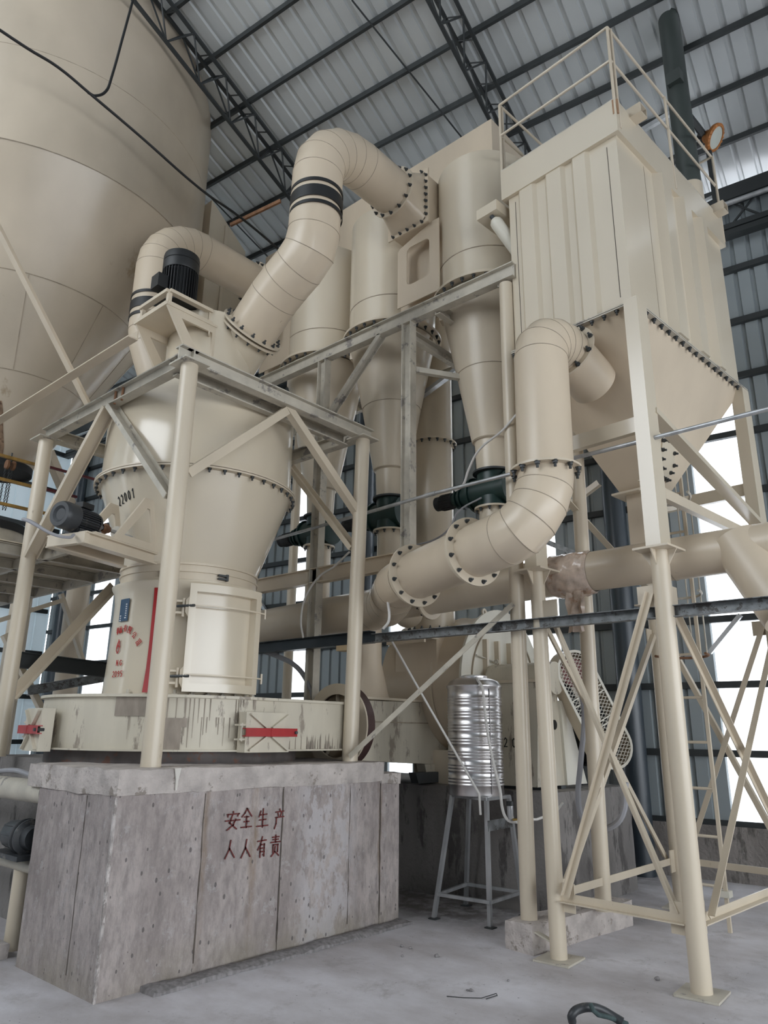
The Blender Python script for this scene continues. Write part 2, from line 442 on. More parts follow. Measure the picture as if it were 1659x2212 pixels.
# ------------------------------------------------------------------ stroke lettering
ST = {
 'an': [[(.5, 1), (.52, .9)], [(.1, .7), (.12, .84), (.92, .84), (.85, .7)], [(.45, .78), (.28, .38), (.78, .05)], [(.72, .55), (.55, .25), (.12, .02)], [(.03, .5), (.97, .5)]],
 'quan': [[(.5, 1), (.3, .78), (.05, .6)], [(.5, 1), (.95, .62)], [(.3, .58), (.7, .58)], [(.28, .34), (.72, .34)], [(.08, .06), (.94, .06)], [(.5, .58), (.5, .06)]],
 'sheng': [[(.3, .95), (.15, .62)], [(.25, .72), (.86, .74)], [(.24, .42), (.8, .43)], [(.04, .05), (.97, .06)], [(.53, 1), (.52, .05)]],
 'chan': [[(.5, 1), (.56, .9)], [(.14, .84), (.9, .86)], [(.34, .78), (.4, .64)], [(.72, .8), (.62, .62)], [(.14, .56), (.92, .58)], [(.2, .56), (.18, .25), (.02, 0)]],
 'ren': [[(.52, 1), (.42, .5), (.08, .02)], [(.46, .55), (.92, .04)]],
 'you': [[(.04, .8), (.96, .82)], [(.52, 1), (.35, .62), (.04, .36)], [(.34, .6), (.34, 0)], [(.34, .6), (.82, .6), (.82, .03), (.68, .08)], [(.34, .42), (.82, .42)], [(.34, .24), (.82, .24)]],
 'ze': [[(.2, .92), (.8, .92)], [(.25, .8), (.75, .8)], [(.08, .67), (.92, .67)], [(.5, 1), (.5, .67)], [(.27, .54), (.27, .2)], [(.27, .54), (.76, .54), (.76, .2)], [(.5, .45), (.46, .2), (.12, 0)], [(.6, .16), (.88, 0)]],
 'xie': [[(.05, .75), (.4, .75)], [(.22, 1), (.22, 0)], [(.22, .7), (.05, .3)], [(.22, .65), (.38, .4)], [(.4, .75), (.95, .75)], [(.7, 1), (.75, .4), (.95, .05)], [(.85, .5), (.6, .05)], [(.42, .45), (.65, .45)], [(.48, .6), (.45, .05)], [(.6, .6), (.6, .15)]],
 'xian': [[(.1, 1), (.1, 0)], [(.1, .95), (.35, .95), (.2, .65), (.35, .45), (.12, .35)], [(.5, .95), (.86, .95), (.86, .55), (.5, .55)], [(.5, .75), (.86, .75)], [(.5, .95), (.5, .05), (.65, .15)], [(.85, .45), (.65, .3)], [(.6, .5), (.96, 0)]],
 'gong': [[(.35, .9), (.08, .5)], [(.6, .9), (.94, .5)], [(.5, .55), (.25, .1), (.78, .15)], [(.65, .35), (.88, .02)]],
 'si': [[(.1, .95), (.9, .95), (.9, .05), (.72, .1)], [(.15, .72), (.7, .72)], [(.2, .5), (.65, .5), (.65, .15), (.2, .15), (.2, .5)]],
 'ji': [[(.02, .75), (.42, .75)], [(.22, 1), (.22, 0)], [(.22, .7), (.02, .3)], [(.22, .62), (.4, .42)], [(.52, .9), (.52, .4), (.4, .02)], [(.52, .9), (.8, .9), (.8, .1), (.96, .1), (.96, .3)]],
 '0': [[(.3, 1), (.08, .8), (.08, .2), (.3, 0), (.55, .2), (.55, .8), (.3, 1)]],
 '1': [[(.15, .8), (.35, 1), (.35, 0)]],
 '2': [[(.06, .8), (.3, 1), (.56, .8), (.5, .5), (.05, 0), (.6, 0)]],
 '5': [[(.55, 1), (.12, 1), (.1, .55), (.4, .6), (.56, .35), (.4, .02), (.06, .08)]],
 '9': [[(.55, .62), (.3, .48), (.08, .72), (.3, 1), (.55, .8), (.5, .2), (.3, 0)]],
 'N': [[(.08, 0), (.08, 1), (.55, 0), (.55, 1)]],
 'G': [[(.56, .85), (.3, 1), (.08, .7), (.08, .3), (.3, 0), (.56, .15), (.56, .45), (.35, .45)]],
 'logo': [[(.45, 1), (.38, .86)], [(.2, .35), (.35, .8), (.55, .88), (.62, .66), (.42, .5), (.72, .52), (.66, .2), (.35, 0), (.08, .2), (.1, .5), (.3, .78)]],
 'six': [[(.5, 1), (.5, .75)], [(.1, .66), (.9, .66)], [(.3, .5), (.1, .05)], [(.68, .5), (.92, .05)]],
}
def strokes(mb, key, F, w, seg=3):
    # F maps (u, v) to (point, normal); strokes become thin raised paint
    for st in ST[key]:
        for a, b in zip(st, st[1:]):
            for i in range(seg):
                t0, t1 = i/seg, (i+1)/seg
                p0, n0 = F(a[0]+(b[0]-a[0])*t0, a[1]+(b[1]-a[1])*t0); p1, n1 = F(a[0]+(b[0]-a[0])*t1, a[1]+(b[1]-a[1])*t1)
                d = p1-p0
                if d.length < 1e-6: continue
                mb.bar(p0-d*.12, p1+d*.12, w, .003, up=n0)

# ================================================================== BUILDING
struct('floor', MB().span((-16, -14, -.3), (34, 34, 0)), 'floor_dust')
WX = 9.98                                   # building frame: inner face of the back wall
struct('wall_back_base', MB().span((WX-.06, -9, 0), (WX+.2, 17, .60), YB), 'knee_wall')
def sheet(y0, y1, z0, z1, X, m, name, pitch=.205, rib=.035):
    ys = []; y = math.floor(y0/pitch)*pitch
    pts = []
    while y < y1+pitch:
        for dy, dx in ((0, 0), (.035, 0), (.05, rib), (.085, rib), (.10, 0)):
            yy = y+dy
            if y0 <= yy <= y1: pts.append((yy, dx))
        y += pitch
    pts = [(y0, pts[0][1])]+pts+[(y1, pts[-1][1])]
    b = MB()
    n = len(pts)
    b.add([B(X+dx, yy, z) for z in (z0, z1) for yy, dx in pts]+[B(X+dx+.004, yy, z) for z in (z0, z1) for yy, dx in pts],
          [(i, i+1, n+i+1, n+i) for i in range(n-1)]+[(2*n+i, 3*n+i, 3*n+i+1, 2*n+i+1) for i in range(n-1)])
    return struct(name, b, m, 0)
wins = [(1.25, 1.93), (3.92, 4.63), (6.42, 6.85), (8.50, 9.08), (14.4, 15.15)]
y = -9
k = 0
for i, (a, b_) in enumerate(wins):
    k += 1; sheet(y, a, .60, 9.12, WX, 'wall_sheet', 'wall_back')
    sheet(a, b_, .60, 9.12, WX, 'skylight_sheet', 'window_%d' % (i+1))
    y = b_
sheet(y, 16.9, .60, 9.12, WX, 'wall_sheet', 'wall_back')
struct('trim_1', MB().span((WX-.05, -9, .58), (WX+.0, 17, .66), YB), 'building_steel')
# end wall on the left: pale sheets that let daylight through
b = MB(); WY = 16.9; xs = []
x = -6.0
pts = []
while x < 10.0:
    pts += [(x, 0), (x+.26, 0), (x+.27, .03), (x+.30, .03), (x+.31, 0)]; x += .32
n = len(pts)
b.add([B(xx, WY+dy, z) for z in (0, 9.0) for xx, dy in pts], [(i, i+1, n+i+1, n+i) for i in range(n-1)])
b.add([B(xx, WY+dy+.004, z) for z in (0, 9.0) for xx, dy in pts], [(i, n+i, n+i+1, i+1) for i in range(n-1)])
struct('wall_left', b, 'pale_sheet', 0)
struct('wall_left_gable', MB().extr([B(-6, WY, 9.0), B(9.98, WY, 9.0), B(9.98, WY, 9.2), B(-6, WY, roofz(-6))], rot((0, .02, 0), YB)), 'wall_sheet')
# roof
pts = []; y = -9.0
while y < 17.2:
    pts += [(y, 0), (y+.13, 0), (y+.15, .035), (y+.19, .035), (y+.21, 0)]; y += .236
n = len(pts)
b = MB()
XE, XR = 10.42, -6.5
for off in (0, .004):
    b.add([B(xx, yy, roofz(xx)+.06+dz+off) for xx in (XR, XE) for yy, dz in pts], [(i, i+1, n+i+1, n+i) for i in range(n-1)])
struct('ceiling', b, 'roof_sheet', 0)
PUR = [5.25+.70*i for i in range(-4, 7)]
ORD = ['lowest', 'second', 'third', 'fourth', 'fifth', 'sixth', 'seventh', 'eighth', 'ninth', 'tenth', 'eleventh', 'twelfth']
for i, xb in enumerate(PUR):
    z = roofz(xb)
    o = MB().prof(B(xb, -9, z), B(xb, 16.9, z), [(-.022, -.025), (.022, -.025), (.022, -.018), (-.015, -.018), (-.015, .05), (.022, .05), (.022, .06), (-.022, .06)]).build('roof_purlin', 'building_steel')
    tag(o, 'dark purlin under the ribbed roof, '+ORD[len(PUR)-1-i]+' one up from the eave girder', 'roof beam', 'purlins under the roof sheets')
lbl = {0: 'lattice roof truss in front of the big cream silo', 1: 'lattice roof truss above the tall box filter and cyclones', 2: 'lattice roof truss at the top right corner beyond the green pipe'}
for i, yb in enumerate((6.78, 3.45, -.45)):
    T = thing('roof_truss', lbl[i], 'roof truss', B(0, yb, 11.5), 'lattice trusses under the roof')
    def tp(x, k):
        z = roofz(x)-.06
        return (B(x, yb+.10, z), B(x, yb-.16, z-.14), B(x, yb-.0, z-.56))[k]
    for k in range(3):
        MB().bar(tp(-1.5, k), tp(9.7, k), .042, .042).build('chord', 'building_steel', T, 0)
    x = (1.5, 3.0, 5.0)[i]; f = 0
    while x < 9.5:
        x2 = x+.30
        for k in (0, 1): MB().cyl(tp(x, k if f else 2), tp(x2, 2 if f else k), .013, n=6).build('lacing_bar', 'building_steel', T)
        MB().cyl(tp(x, 0), tp(x, 1), .010, n=6).build('lacing_bar', 'building_steel', T)
        x = x2; f = 1-f
# purlin ties and roof bracing rods
for (p, q), l in zip(((( 760, 0), (1000, 300)), ((425, 395), (600, 577))), ('thin dark bracing rod crossing the roof sheets above the big bend', 'thin dark bracing rod below the roof beside the silo')):
    def rp(px, py):
        d = rot(_ray(px, py), -YB); z0 = roofz(0)-.08
        t = (z0-EYE)/(d.z+d.x*SLOPE); return rot((d.x*t, d.y*t, EYE+d.z*t), YB)
    o = MB().cyl(rp(*p), rp(*q), .012, n=8).build('bracing_rod', 'building_steel'); tag(o, l, 'bracing rod')
# girts, eave girder and columns of the back wall
for i in range(10):
    z = 1.41+.80*i
    if z > 8.1: break
    o = MB().span((WX-.07, -9, z-.04), (WX-.002, 16.8, z+.04), YB).build('wall_girt', 'building_steel')
    tag(o, 'dark horizontal rail of the grey back wall, '+ORD[i]+' one up from the floor', 'wall rail', 'rails of the back wall')
for i in range(8):
    z = 1.3+1.0*i
    o = MB().span((-6, WY-.09, z-.05), (9.9, WY-.01, z+.05), YB).build('wall_girt', 'building_steel')
    tag(o, 'dark horizontal rail of the pale blue end wall at the left, '+ORD[i]+' one up', 'wall rail', 'rails of the end wall')
G = thing('eave_girder', 'dark lattice girder along the top of the back wall, right of the box filter', 'girder', B(9.8, 1, 8.26))
MB().span((9.72, -8.9, 8.78), (9.9, 16.8, 9.0), YB).build('top_chord', 'building_steel', G)
MB().cyl(B(9.70, -8.9, 8.70), B(9.70, 16.8, 8.70), .035, n=12).build('conduit', 'galvanised', G)
MB().span((9.75, -8.9, 8.34), (9.86, 16.8, 8.42), YB).build('middle_chord', 'building_steel', G)
MB().span((9.72, -8.9, 8.22), (9.86, 16.8, 8.30), YB).build('bottom_chord', 'building_steel', G)
y = -1.5
while y < 2.6:
    for z_ in ((8.42, 8.78), (8.78, 8.42)): MB().bar(B(9.8, y, z_[0]), B(9.8, y+.36, z_[1]), .025).build('lacing_bar', 'building_steel', G, 0)
    y += .72
for yb, l in ((2.95, 'dark building column behind the ladder and filter legs'), (7.2, 'dark building column seen between the two cyclone cones'), (15.95, 'dark corner column at the far left end of the back wall'), (-1.8, 'dark building column beyond the right side'), (11.6, 'dark building column hidden behind the mill')):
    if yb in (-1.8, 11.6): continue
    c_ = MB()
    c_.cyl(B(WX-.24, yb, 0), B(WX-.24, yb, 8.2), .15, n=24)
    o = c_.build('building_column', 'column_steel'); tag(o, l, 'column', 'columns of the back wall')
# daylight portals where the hall is open
def portal(name, c, sx, sy, d):
    l = bpy.data.lights.new(name, 'AREA'); l.shape = 'RECTANGLE'; l.size = sx; l.size_y = sy
    l.cycles.is_portal = True
    o = bpy.data.objects.new(name, l); COL.objects.link(o); o.location = c
    o.rotation_mode = 'QUATERNION'; o.rotation_quaternion = Vector(d).to_track_quat('-Z', 'Z')
# unseen walls added to shape the daylight: high opening left, low one right
struct('wall_added_front', MB().span((-6.7, -9, 0), (-6.6, 3.6, 14.3), YB), 'wall_sheet')
struct('wall_added_end', MB().span((-6.7, 12.4, 0), (-6.6, 16.9, 14.3), YB), 'wall_sheet')
struct('wall_added_lintel', MB().span((-6.7, 3.6, 12.6), (-6.6, 12.4, 14.3), YB), 'wall_sheet')
struct('wall_added_right_lintel', MB().extr([B(-6.6, -9.05, 5.2), B(10.1, -9.05, 5.2), B(10.1, -9.05, roofz(10.1)), B(-6.6, -9.05, roofz(-6.6))], rot((0, .06, 0), YB)), 'wall_sheet')
struct('wall_added_sill', MB().span((-6.7, 3.6, 0), (-6.6, 12.4, 6.0), YB), 'wall_sheet')  # added sill, high so the block's left face stays darker
portal('daylight_portal', B(-6.65, 8.0, 9.3), 8.8, 6.6, rot((1, 0, 0), YB))
portal('daylight_portal', B(1.75, -9.1, 2.6), 16.7, 5.2, rot((0, 1, 0), YB))

# ================================================================== CONCRETE
F = thing('machine_foundation', 'large concrete block with red hand-painted characters carrying the mill', 'concrete block', (4.1, 4.7, 0))
X0, X1, Y0, Y1 = 2.70, 5.565, 4.69, 5.78
b = MB()
xsx = [X0]+[AY(px, 1900, Y0).x for px in (430, 604, 752, 820)]+[X1]
offs = [0, .006, .0, .008, .003]
for i in range(5):
    b.span((xsx[i]+(.004 if i else 0), Y0+offs[i], 0), (xsx[i+1], Y1, 1.20))
body = b.build('block', 'concrete', F, 0)
b = MB()
b.span((X0+.004, Y1-.01, 0), (X0+.3, Y1, 1.18)); 
b.span((3.22, Y1, 0), (5.56, 8.1, 1.34))
b.build('rear_block', 'concrete_dark', F, 0)  # same concrete made darker: shade of the recess is in its colour
MB().span((X0-.004, Y0-.004, 0), (X0+.014, Y0+.014, 1.17)).build('edge_accent', 'corner_accent', F, 0)  # pale worn strip, added because both faces take equal light
# form-board joints on the side face and the front
for px, wd in ((430, .005), (604, .004), (752, .003), (820, .003)):
    x = AY(px, 1900, Y0).x
    b = MB(); zs = [1.165-.09*i for i in range(13)]
    vs = [(x+random.uniform(-.004, .004)+sg*wd*random.uniform(.5, 1.6), Y0-.0015, z) for z in zs for sg in (-1, 1)]
    b.add(vs, [(2*i, 2*i+1, 2*i+3, 2*i+2) for i in range(12)]); b.build('board_joint', 'joint_dark', F, 0)
b = MB(); zs = [1.165-.09*i for i in range(13)]
b.add([(X0-.0015, 5.06+random.uniform(-.004, .004)+sg*.004, z) for z in zs for sg in (-1, 1)], [(2*i, 2*i+1, 2*i+3, 2*i+2) for i in range(12)]); b.build('board_joint', 'joint_dark', F, 0)
# rough cap
import bmesh
def rough_slab(name, lo, hi, m, parent, amp=.02, n=.06, mode='cap'):
    bm = bmesh.new()
    d = [hi[i]-lo[i] for i in range(3)]
    bmesh.ops.create_cube(bm, size=1)
    for v in bm.verts: v.co = Vector([lo[i]+(v.co[i]+.5)*d[i] for i in range(3)])
    for ax in range(3):
        k = max(1, int(d[ax]/n))
        for i in range(1, k):
            p = [0, 0, 0]; nn = [0, 0, 0]; p[ax] = lo[ax]+d[ax]*i/k; nn[ax] = 1
            bmesh.ops.bisect_plane(bm, geom=bm.verts[:]+bm.edges[:]+bm.faces[:], plane_co=p, plane_no=nn)
    from mathutils import noise
    for v in bm.verts:
        a = noise.noise_vector(v.co*4.1)*amp+noise.noise_vector(v.co*13)*amp*.6
        ed = sum(1 for i in range(3) if abs(v.co[i]-lo[i]) < 1e-4 or abs(v.co[i]-hi[i]) < 1e-4)
        if abs(v.co.z-lo[2]) < 1e-4 and mode == 'block': a.z = 0
        v.co += a*(1.0 if ed > 1 else .45)
        if ed >= 2:
            c = Vector([(lo[i]+hi[i])/2 for i in range(3)]); w = (c-v.co); 
            for i in range(3): v.co[i] += math.copysign(min(amp*.7, abs(w[i])), w[i])*(1 if abs(abs(w[i])-d[i]/2) < .05 else 0)*(0 if (i == 2 and mode == 'block' and v.co.z < .1) else 1)
    mb = MB(); mb.v = [v.co.copy() for v in bm.verts]; bm.verts.index_update(); mb.f = [tuple(v.index for v in f.verts) for f in bm.faces]
    bm.free()
    return mb.build(name, m, parent, 50)
rough_slab('cap', (X0-.015, Y0-.02, 1.17), (5.34, Y1+.2, 1.348), 'concrete_rough', F, .012)
rough_slab('cap', (5.30, Y0-.015, 1.14), (5.59, Y1, 1.25), 'concrete_rough', F, .015)
rough_slab('dust_fillet', (X0+.3, Y0-.17, -.02), (5.6, Y0+.02, .035), 'gravel', F, .02)
b = MB(); x = AY(376, 1690, Y0).x
b.extr([(x-.022, Y0-.034, 1.345), (x+.028, Y0-.034, 1.345), (x+.012, Y0-.034, 1.27), (x+.006, Y0-.034, 1.20), (x-.006, Y0-.034, 1.20), (x-.008, Y0-.034, 1.27)], (0, .01, 0))
b.build('paint_drip', 'white_drip', F, 0)
rows = [('an', 487, 518, 1751, 1794), ('quan', 520, 545, 1746, 1790), ('sheng', 555, 579, 1749, 1787), ('chan', 592, 614, 1746, 1790),
        ('ren', 484, 509, 1815, 1855), ('ren', 519, 543, 1813, 1853), ('you', 555, 575, 1807, 1851), ('ze', 583, 606, 1803, 1850)]
for kf, x0, x1, y0, y1 in rows:
    b = MB(); P0 = AY(x0, y1, Y0); P1 = AY(x1, y0, Y0)
    def Fm(u, v, P0=P0, P1=P1): return Vector((P0.x+(P1.x-P0.x)*u, Y0-.003, P0.z+(P1.z-P0.z)*v)), Vector((0, -1, 0))
    strokes(b, kf, Fm, .0095, 1); b.build('painted_character', 'maroon_lettering', F, 0)

F2 = thing('machine_foundation', 'dark stained concrete block under the fan, behind the steel water tank', 'concrete block', (7.5, 5.2, 0))
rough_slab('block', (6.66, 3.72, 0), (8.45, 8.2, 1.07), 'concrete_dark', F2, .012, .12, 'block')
o = rough_slab('plinth_beam', (0, 0, 0), (1.46, .28, .21), 'concrete_rough', None, .01, .05, 'block')
o.rotation_euler = (0, 0, radians(-6.4)); o.location = rot((.73, .14, 0), radians(-6.4))+Vector((5.46, 3.27, 0))
tag(o, 'low rough concrete plinth on the floor under the two pipe posts', 'concrete plinth')
o = rough_slab('kerb', (2.05, 6.0, 0), (2.75, 6.35, .10), 'concrete_rough', None, .012, .06, 'block')
tag(o, 'small concrete kerb at the left edge beside the block', 'kerb')

# ================================================================== MILL
MC = Vector((4.05, 6.1, 0))
M = thing('grinding_mill', 'huge cream grinding mill with conical body standing on the painted concrete block', 'grinding mill', (4.05, 6.1, 1.34))
def on(t, r, z): return Vector((MC.x+r*cos(radians(t)), MC.y+r*sin(radians(t)), z))
# air casing with a straight inlet side
ol = [on(t, 1.15, 0) for t in range(90, 271, 6)]+[Vector((5.24, 4.95, 0)), Vector((5.24, 7.25, 0))]
def casing(z0, z1, g=0):
    P = []
    for p in ol:
        d = (p-MC); d.z = 0; P.append(Vector((p.x, p.y, z0))+d.normalized()*g)
    return P
MB().extr(casing(1.452, 0), (0, 0, .398)).build('air_casing', 'cream_mud', M)
c2 = MB().extr(casing(1.845, 0, .03), (0, 0, .022)); c2.extr(casing(1.440, 0, .045), (0, 0, .014)); c2.build('casing_rim', 'cream_mud', M)
MB().cyl((4.05, 6.1, 1.33), (4.05, 6.1, 1.438), 1.10, n=64).build('base_ring', 'rusty_base', M)
# dried mud patches
b = MB()
for t0, t1, z0, z1 in ((212, 226, 1.70, 1.842), (226, 238, 1.45, 1.69), (233, 240, 1.62, 1.69)):
    k = 8
    vs = [on(t0+(t1-t0)*i/k, 1.156, z) for z in (z0, z1) for i in range(k+1)]
    b.add(vs, [(i, i+1, k+2+i, k+1+i) for i in range(k)])
b.build('mud_patch', 'mud', M)
b = MB()
random.seed(3)
for i in range(34):
    t = random.uniform(216, 268); l = random.uniform(.05, .3); w = random.uniform(.002, .005); z1 = random.choice((1.84, 1.84, 1.70))
    p = on(t, 1.1545, 0); tg = Vector((-sin(radians(t)), cos(radians(t)), 0))
    b.add([p+tg*w+Vector((0, 0, z1)), p-tg*w+Vector((0, 0, z1)), p-tg*w*.4+Vector((0, 0, z1-l)), p+tg*w*.4+Vector((0, 0, z1-l))], [(0, 1, 2, 3)])
for i in range(40):
    x = random.uniform(4.05, 5.1) if i > 14 else random.uniform(4.6, 4.9); l = random.uniform(.04, .16); w = random.uniform(.003, .008)
    b.add([(x-w, 4.946, 1.44), (x+w, 4.946, 1.44), (x+w*.3, 4.946, 1.44+l), (x-w*.5, 4.946, 1.44+l*.8)], [(0, 1, 2, 3)])
o = b.build('mud_streaks', 'mud', M, 0); o['kind'] = 'stuff'
# drum
D = MB().rev(MC, (0, 0, 1), [(.74, 1.87), (.74, 1.885), (.69, 1.89), (.685, 1.95), (.668, 2.3), (.662, 2.70), (.675, 2.80), (.70, 2.845), (.705, 2.865), (.655, 2.87), (.655, 2.885)], 72)
drum = D.build('drum', 'cream_smooth', M)
MB().rev(MC, (0, 0, 1), [(.655, 2.885), (.64, 2.89), (.64, 2.955), (.652, 2.957), (.652, 2.975), (.64, 2.978), (.64, 3.02), (.655, 3.022), (.655, 3.04), (.64, 3.045)], 72).build('collar', 'cream_paint', M)
cone = MB().rev(MC, (0, 0, 1), [(.640, 3.045), (.925, 3.845)], 72).build('cone', 'cream_smooth', M)
MB().rev(MC, (0, 0, 1), [(.925, 3.87), (.925, 4.70), (.915, 4.72), (.50, 4.93)], 72).build('upper_shell', 'cream_smooth', M)
f = MB().rev(MC, (0, 0, 1), [(.90, 3.84), (.985, 3.84), (.985, 3.856), (.90, 3.856)], 72, closed=True); f.rev(MC, (0, 0, 1), [(.90, 3.862), (.985, 3.862), (.985, 3.878), (.90, 3.878)], 72, closed=True)
f = f.build('flange', 'cream_paint', M)
bolt_ring(f, MC+Vector((0, 0, 3.84)), (0, 0, 1), .958, 44, d=(0, 0, -1), sc=1.55)
# lid flange of the head
f = MB().rev(MC, (0, 0, 1), [(.46, 4.93), (.60, 4.93), (.60, 4.95), (.46, 4.95)], 60, closed=True).build('head_flange', 'cream_paint', M)
bolt_ring(f, MC+Vector((0, 0, 4.95)), (0, 0, 1), .575, 20, sc=1.6)
MB().rev(MC, (0, 0, 1), [(.45, 4.95), (.45, 5.72), (.435, 5.745), (0, 5.745)], 60).build('classifier_head', 'cream_smooth', M)
b = MB(); b.bar(on(233, .47, 5.55), on(233, .47, 5.42), .012, .045, up=on(233, 1, 0)-MC); b.ring(on(233, .50, 5.43), (cos(radians(143)), sin(radians(143)), 0), .012, .024, .012, 16)
b.build('lifting_lug', 'cream_paint', M)
# red stripe, name plate
def curved(t0, t1, r0, r1, z0, z1, k=8):
    b = MB(); vs = []
    for i in range(k+1):
        t = t0+(t1-t0)*i/k
        vs += [on(t, r0, z0), on(t, r0, z1), on(t, r1, z1), on(t, r1, z0)]
    fs = [(i*4+j, i*4+(j+1) % 4, i*4+4+(j+1) % 4, i*4+4+j) for i in range(k) for j in range(4)]+[(0, 3, 2, 1), (k*4, k*4+1, k*4+2, k*4+3)]
    return b.add(vs, fs)
b = MB(); vs = []
zz = [1.90, 2.1, 2.3, 2.5, 2.7, 2.80]
for z in zz:
    r = .668+(.02 if z < 2 else 0)+.006+(.006 if z > 2.75 else 0)+(max(0, 2.3-z)*.045)
    vs += [on(210.5, r, z), on(216.0, r, z)]
b.add(vs, [(2*i, 2*i+1, 2*i+3, 2*i+2) for i in range(len(zz)-1)])
b.build('red_stripe', 'red_paint', drum)
curved(177, 188, .674, .680, 2.52, 2.72).build('name_plate', 'blue_plate', drum)
b = MB(); random.seed(5)
for row, (n0, t0) in enumerate(((7, 187), (3, 180.5))):
    for i in range(n0):
        z = 2.67-i*.020-(row*.10)
        b.v += curved(t0-2.6+random.uniform(0, .8), t0-.6, .680, .682, z-.006, z+.004, 2).v; b.f += [tuple(j+len(b.v)-12 for j in f) for f in curved(0, 1, 1, 2, 0, 1, 2).f]
b.build('plate_lettering', 'white_paint', drum)
def drumtext(key, t, z, h, w, tilt=0, sw=.0055):
    b = MB(); r = .679+max(0, 2.3-z)*.05
    def Fm(u, v):
        du, dv = (u-.5)*w, (v-.5)*h
        du, dv = du*cos(tilt)-dv*sin(tilt), du*sin(tilt)+dv*cos(tilt)
        tt = t+math.degrees(du/r); return on(tt, r, z+dv), on(tt, 1, 0)-MC
    strokes(b, key, Fm, sw, 2); b.build('painted_character', 'red_lettering', drum, 0)
for key, t, z, tl in (('ji', 177.5, 2.44, .25), ('xie', 181.5, 2.445, .1), ('you', 187, 2.455, -.1), ('xian', 192.2, 2.435, -.35), ('gong', 197.2, 2.39, -.6), ('si', 201.5, 2.325, -.85)):
    drumtext(key, t, z, .060, .046, tl)
drumtext('logo', 181, 2.30, .12, .075, 0, .009)
for key, t in (('N', 183.3), ('G', 187.6)): drumtext(key, t, 2.155, .045, .045)
for key, t in (('2', 180.5), ('0', 183.7), ('9', 186.9), ('5', 190.1)): drumtext(key, t, 2.06, .048, .045)
# number on the cone
for i, key in enumerate(('2', '2', '0', '0', '1')):
    b = MB()
    t = 181.5+i*3.4; z = 3.60+i*.010
    def Fm(u, v, t=t, z=z):
        zz = z+(v-.5)*.075; r = .64+(zz-3.045)/.8*.285+.004
        return on(t+math.degrees((u-.3)*.045/r), r, zz), on(t, 1, -.3)-MC
    strokes(b, key, Fm, .008, 2); b.build('stencilled_digit', 'black', cone, 0)
# access door
dr = curved(238, 284, .66, .79, 1.915, 2.80, 16)
door = dr.build('door', 'cream_smooth', M)
b = MB()
for z0, z1 in ((1.905, 1.975), (2.745, 2.815)):
    c_ = curved(237, 285, .78, .865, z0, z1, 16); b.add(c_.v, c_.f)
for t0, t1 in ((237, 241), (280.5, 285)):
    c_ = curved(t0, t1, .78, .865, 1.97, 2.75, 3); b.add(c_.v, c_.f)
b.build('door_frame', 'cream_smooth', door)
for z in (2.045, 2.625):
    b = MB(); c_ = curved(238, 289, .865, .876, z-.006, z+.006, 16); b.add(c_.v, c_.f)
    b.cyl(on(289, .87, z-.045), on(289, .87, z+.045), .010, n=8)
    b.build('clamp_bar', 'cream_paint', door)
for z in (2.03, 2.62):
    b = MB()
    b.box(on(234, .75, z+.045), (.10, .16, .018), radians(237)); b.box(on(234, .75, z-.055), (.10, .16, .018), radians(237))
    b.cyl(on(234, .80, z-.09), on(234, .80, z+.07), .013, n=8)
    b.extr([on(235, .81, z+.05), on(235, .81, z-.05), on(238, .835, z-.12), on(238, .835, z+.10)], (on(241, .03, 0)-MC))
    b.build('hinge', 'cream_paint', door)
    MB().cyl(on(230, .79, z), on(240, .885, z), .012, n=10).build('hinge_bolt', 'dark_steel', door)
b = MB(); b.cyl(on(290, .80, 2.16), on(290, .80, 2.55), .014, n=10); b.build('door_rod', 'galvanised', door)
MB().rev(on(289, .80, 2.72), on(25, 1, 0)-MC, [(.018, -.006), (.030, -.006), (.030, .006), (.018, .006)], 16, closed=True).build('lifting_ring', 'cream_paint', door)
for t in range(200, 300, 11):
    if 210 < t < 216: continue
    b = MB(); b.box(on(t, .715, 1.885), (.05, .05, .018), radians(t)); b.cyl(on(t, .72, 1.88), on(t, .72, 1.925), .014, n=6)
    b.build('foot_bolt', 'cream_worn', M)
b = MB()
for t in (217, 262): b.box(on(t, .66, 2.945), (.03, .09, .018), radians(t)); b.box(on(t, .66, 2.915), (.03, .09, .018), radians(t)); b.box(on(t+3.5, .665, 2.93), (.03, .02, .06), radians(t))
b.build('collar_clamp', 'dark_steel', M)
# inspection hatches of the casing
def hatch(c, nx, ny, w=.40, h=.29):
    n = Vector((nx, ny, 0)).normalized(); s_ = Vector((-n.y, n.x, 0)); a = atan2(n.y, n.x); c = Vector(c)
    H_ = MB(); H_.box(c, (.10, w, h), a); hb = H_.build('hatch', 'cream_mud', M)
    b = MB(); f0 = c+n*.052
    for q in (-1, 1):
        for e in (-1, 1):
            b.bar(f0+s_*.03*q+Vector((0, 0, .035*e)), f0+s_*(w/2-.03)*q+Vector((0, 0, (h/2-.015)*e)), .012, .05, up=n)
    b.build('rib', 'cream_mud', hb, 0)
    b = MB()
    b.chan(c+n*.072-s_*(w/2+.03), c+n*.072+s_*(w/2+.05), .045, .065, .008, up=(0, 0, 1), flip=-1 if True else 1)
    b.box(c+n*.075, (.045, .012, .06), a)
    b.build('red_bar', 'red_paint', hb, 0)
    b = MB(); e0 = c-s_*(w/2+.025)
    b.cyl(e0+n*.03+Vector((0, 0, -.07)), e0+n*.03+Vector((0, 0, .07)), .011, n=8)
    for zz in (-.055, .055): b.box(e0+n*.01+Vector((0, 0, zz)), (.07, .06, .014), a)
    b.build('hinge', 'cream_mud', hb, 0)
    e1 = c+s_*(w/2+.03)
    MB().cyl(e1+n*.03, e1+n*.11, .014, n=6).build('clamp_bolt', 'dark_steel', hb)
    return hb
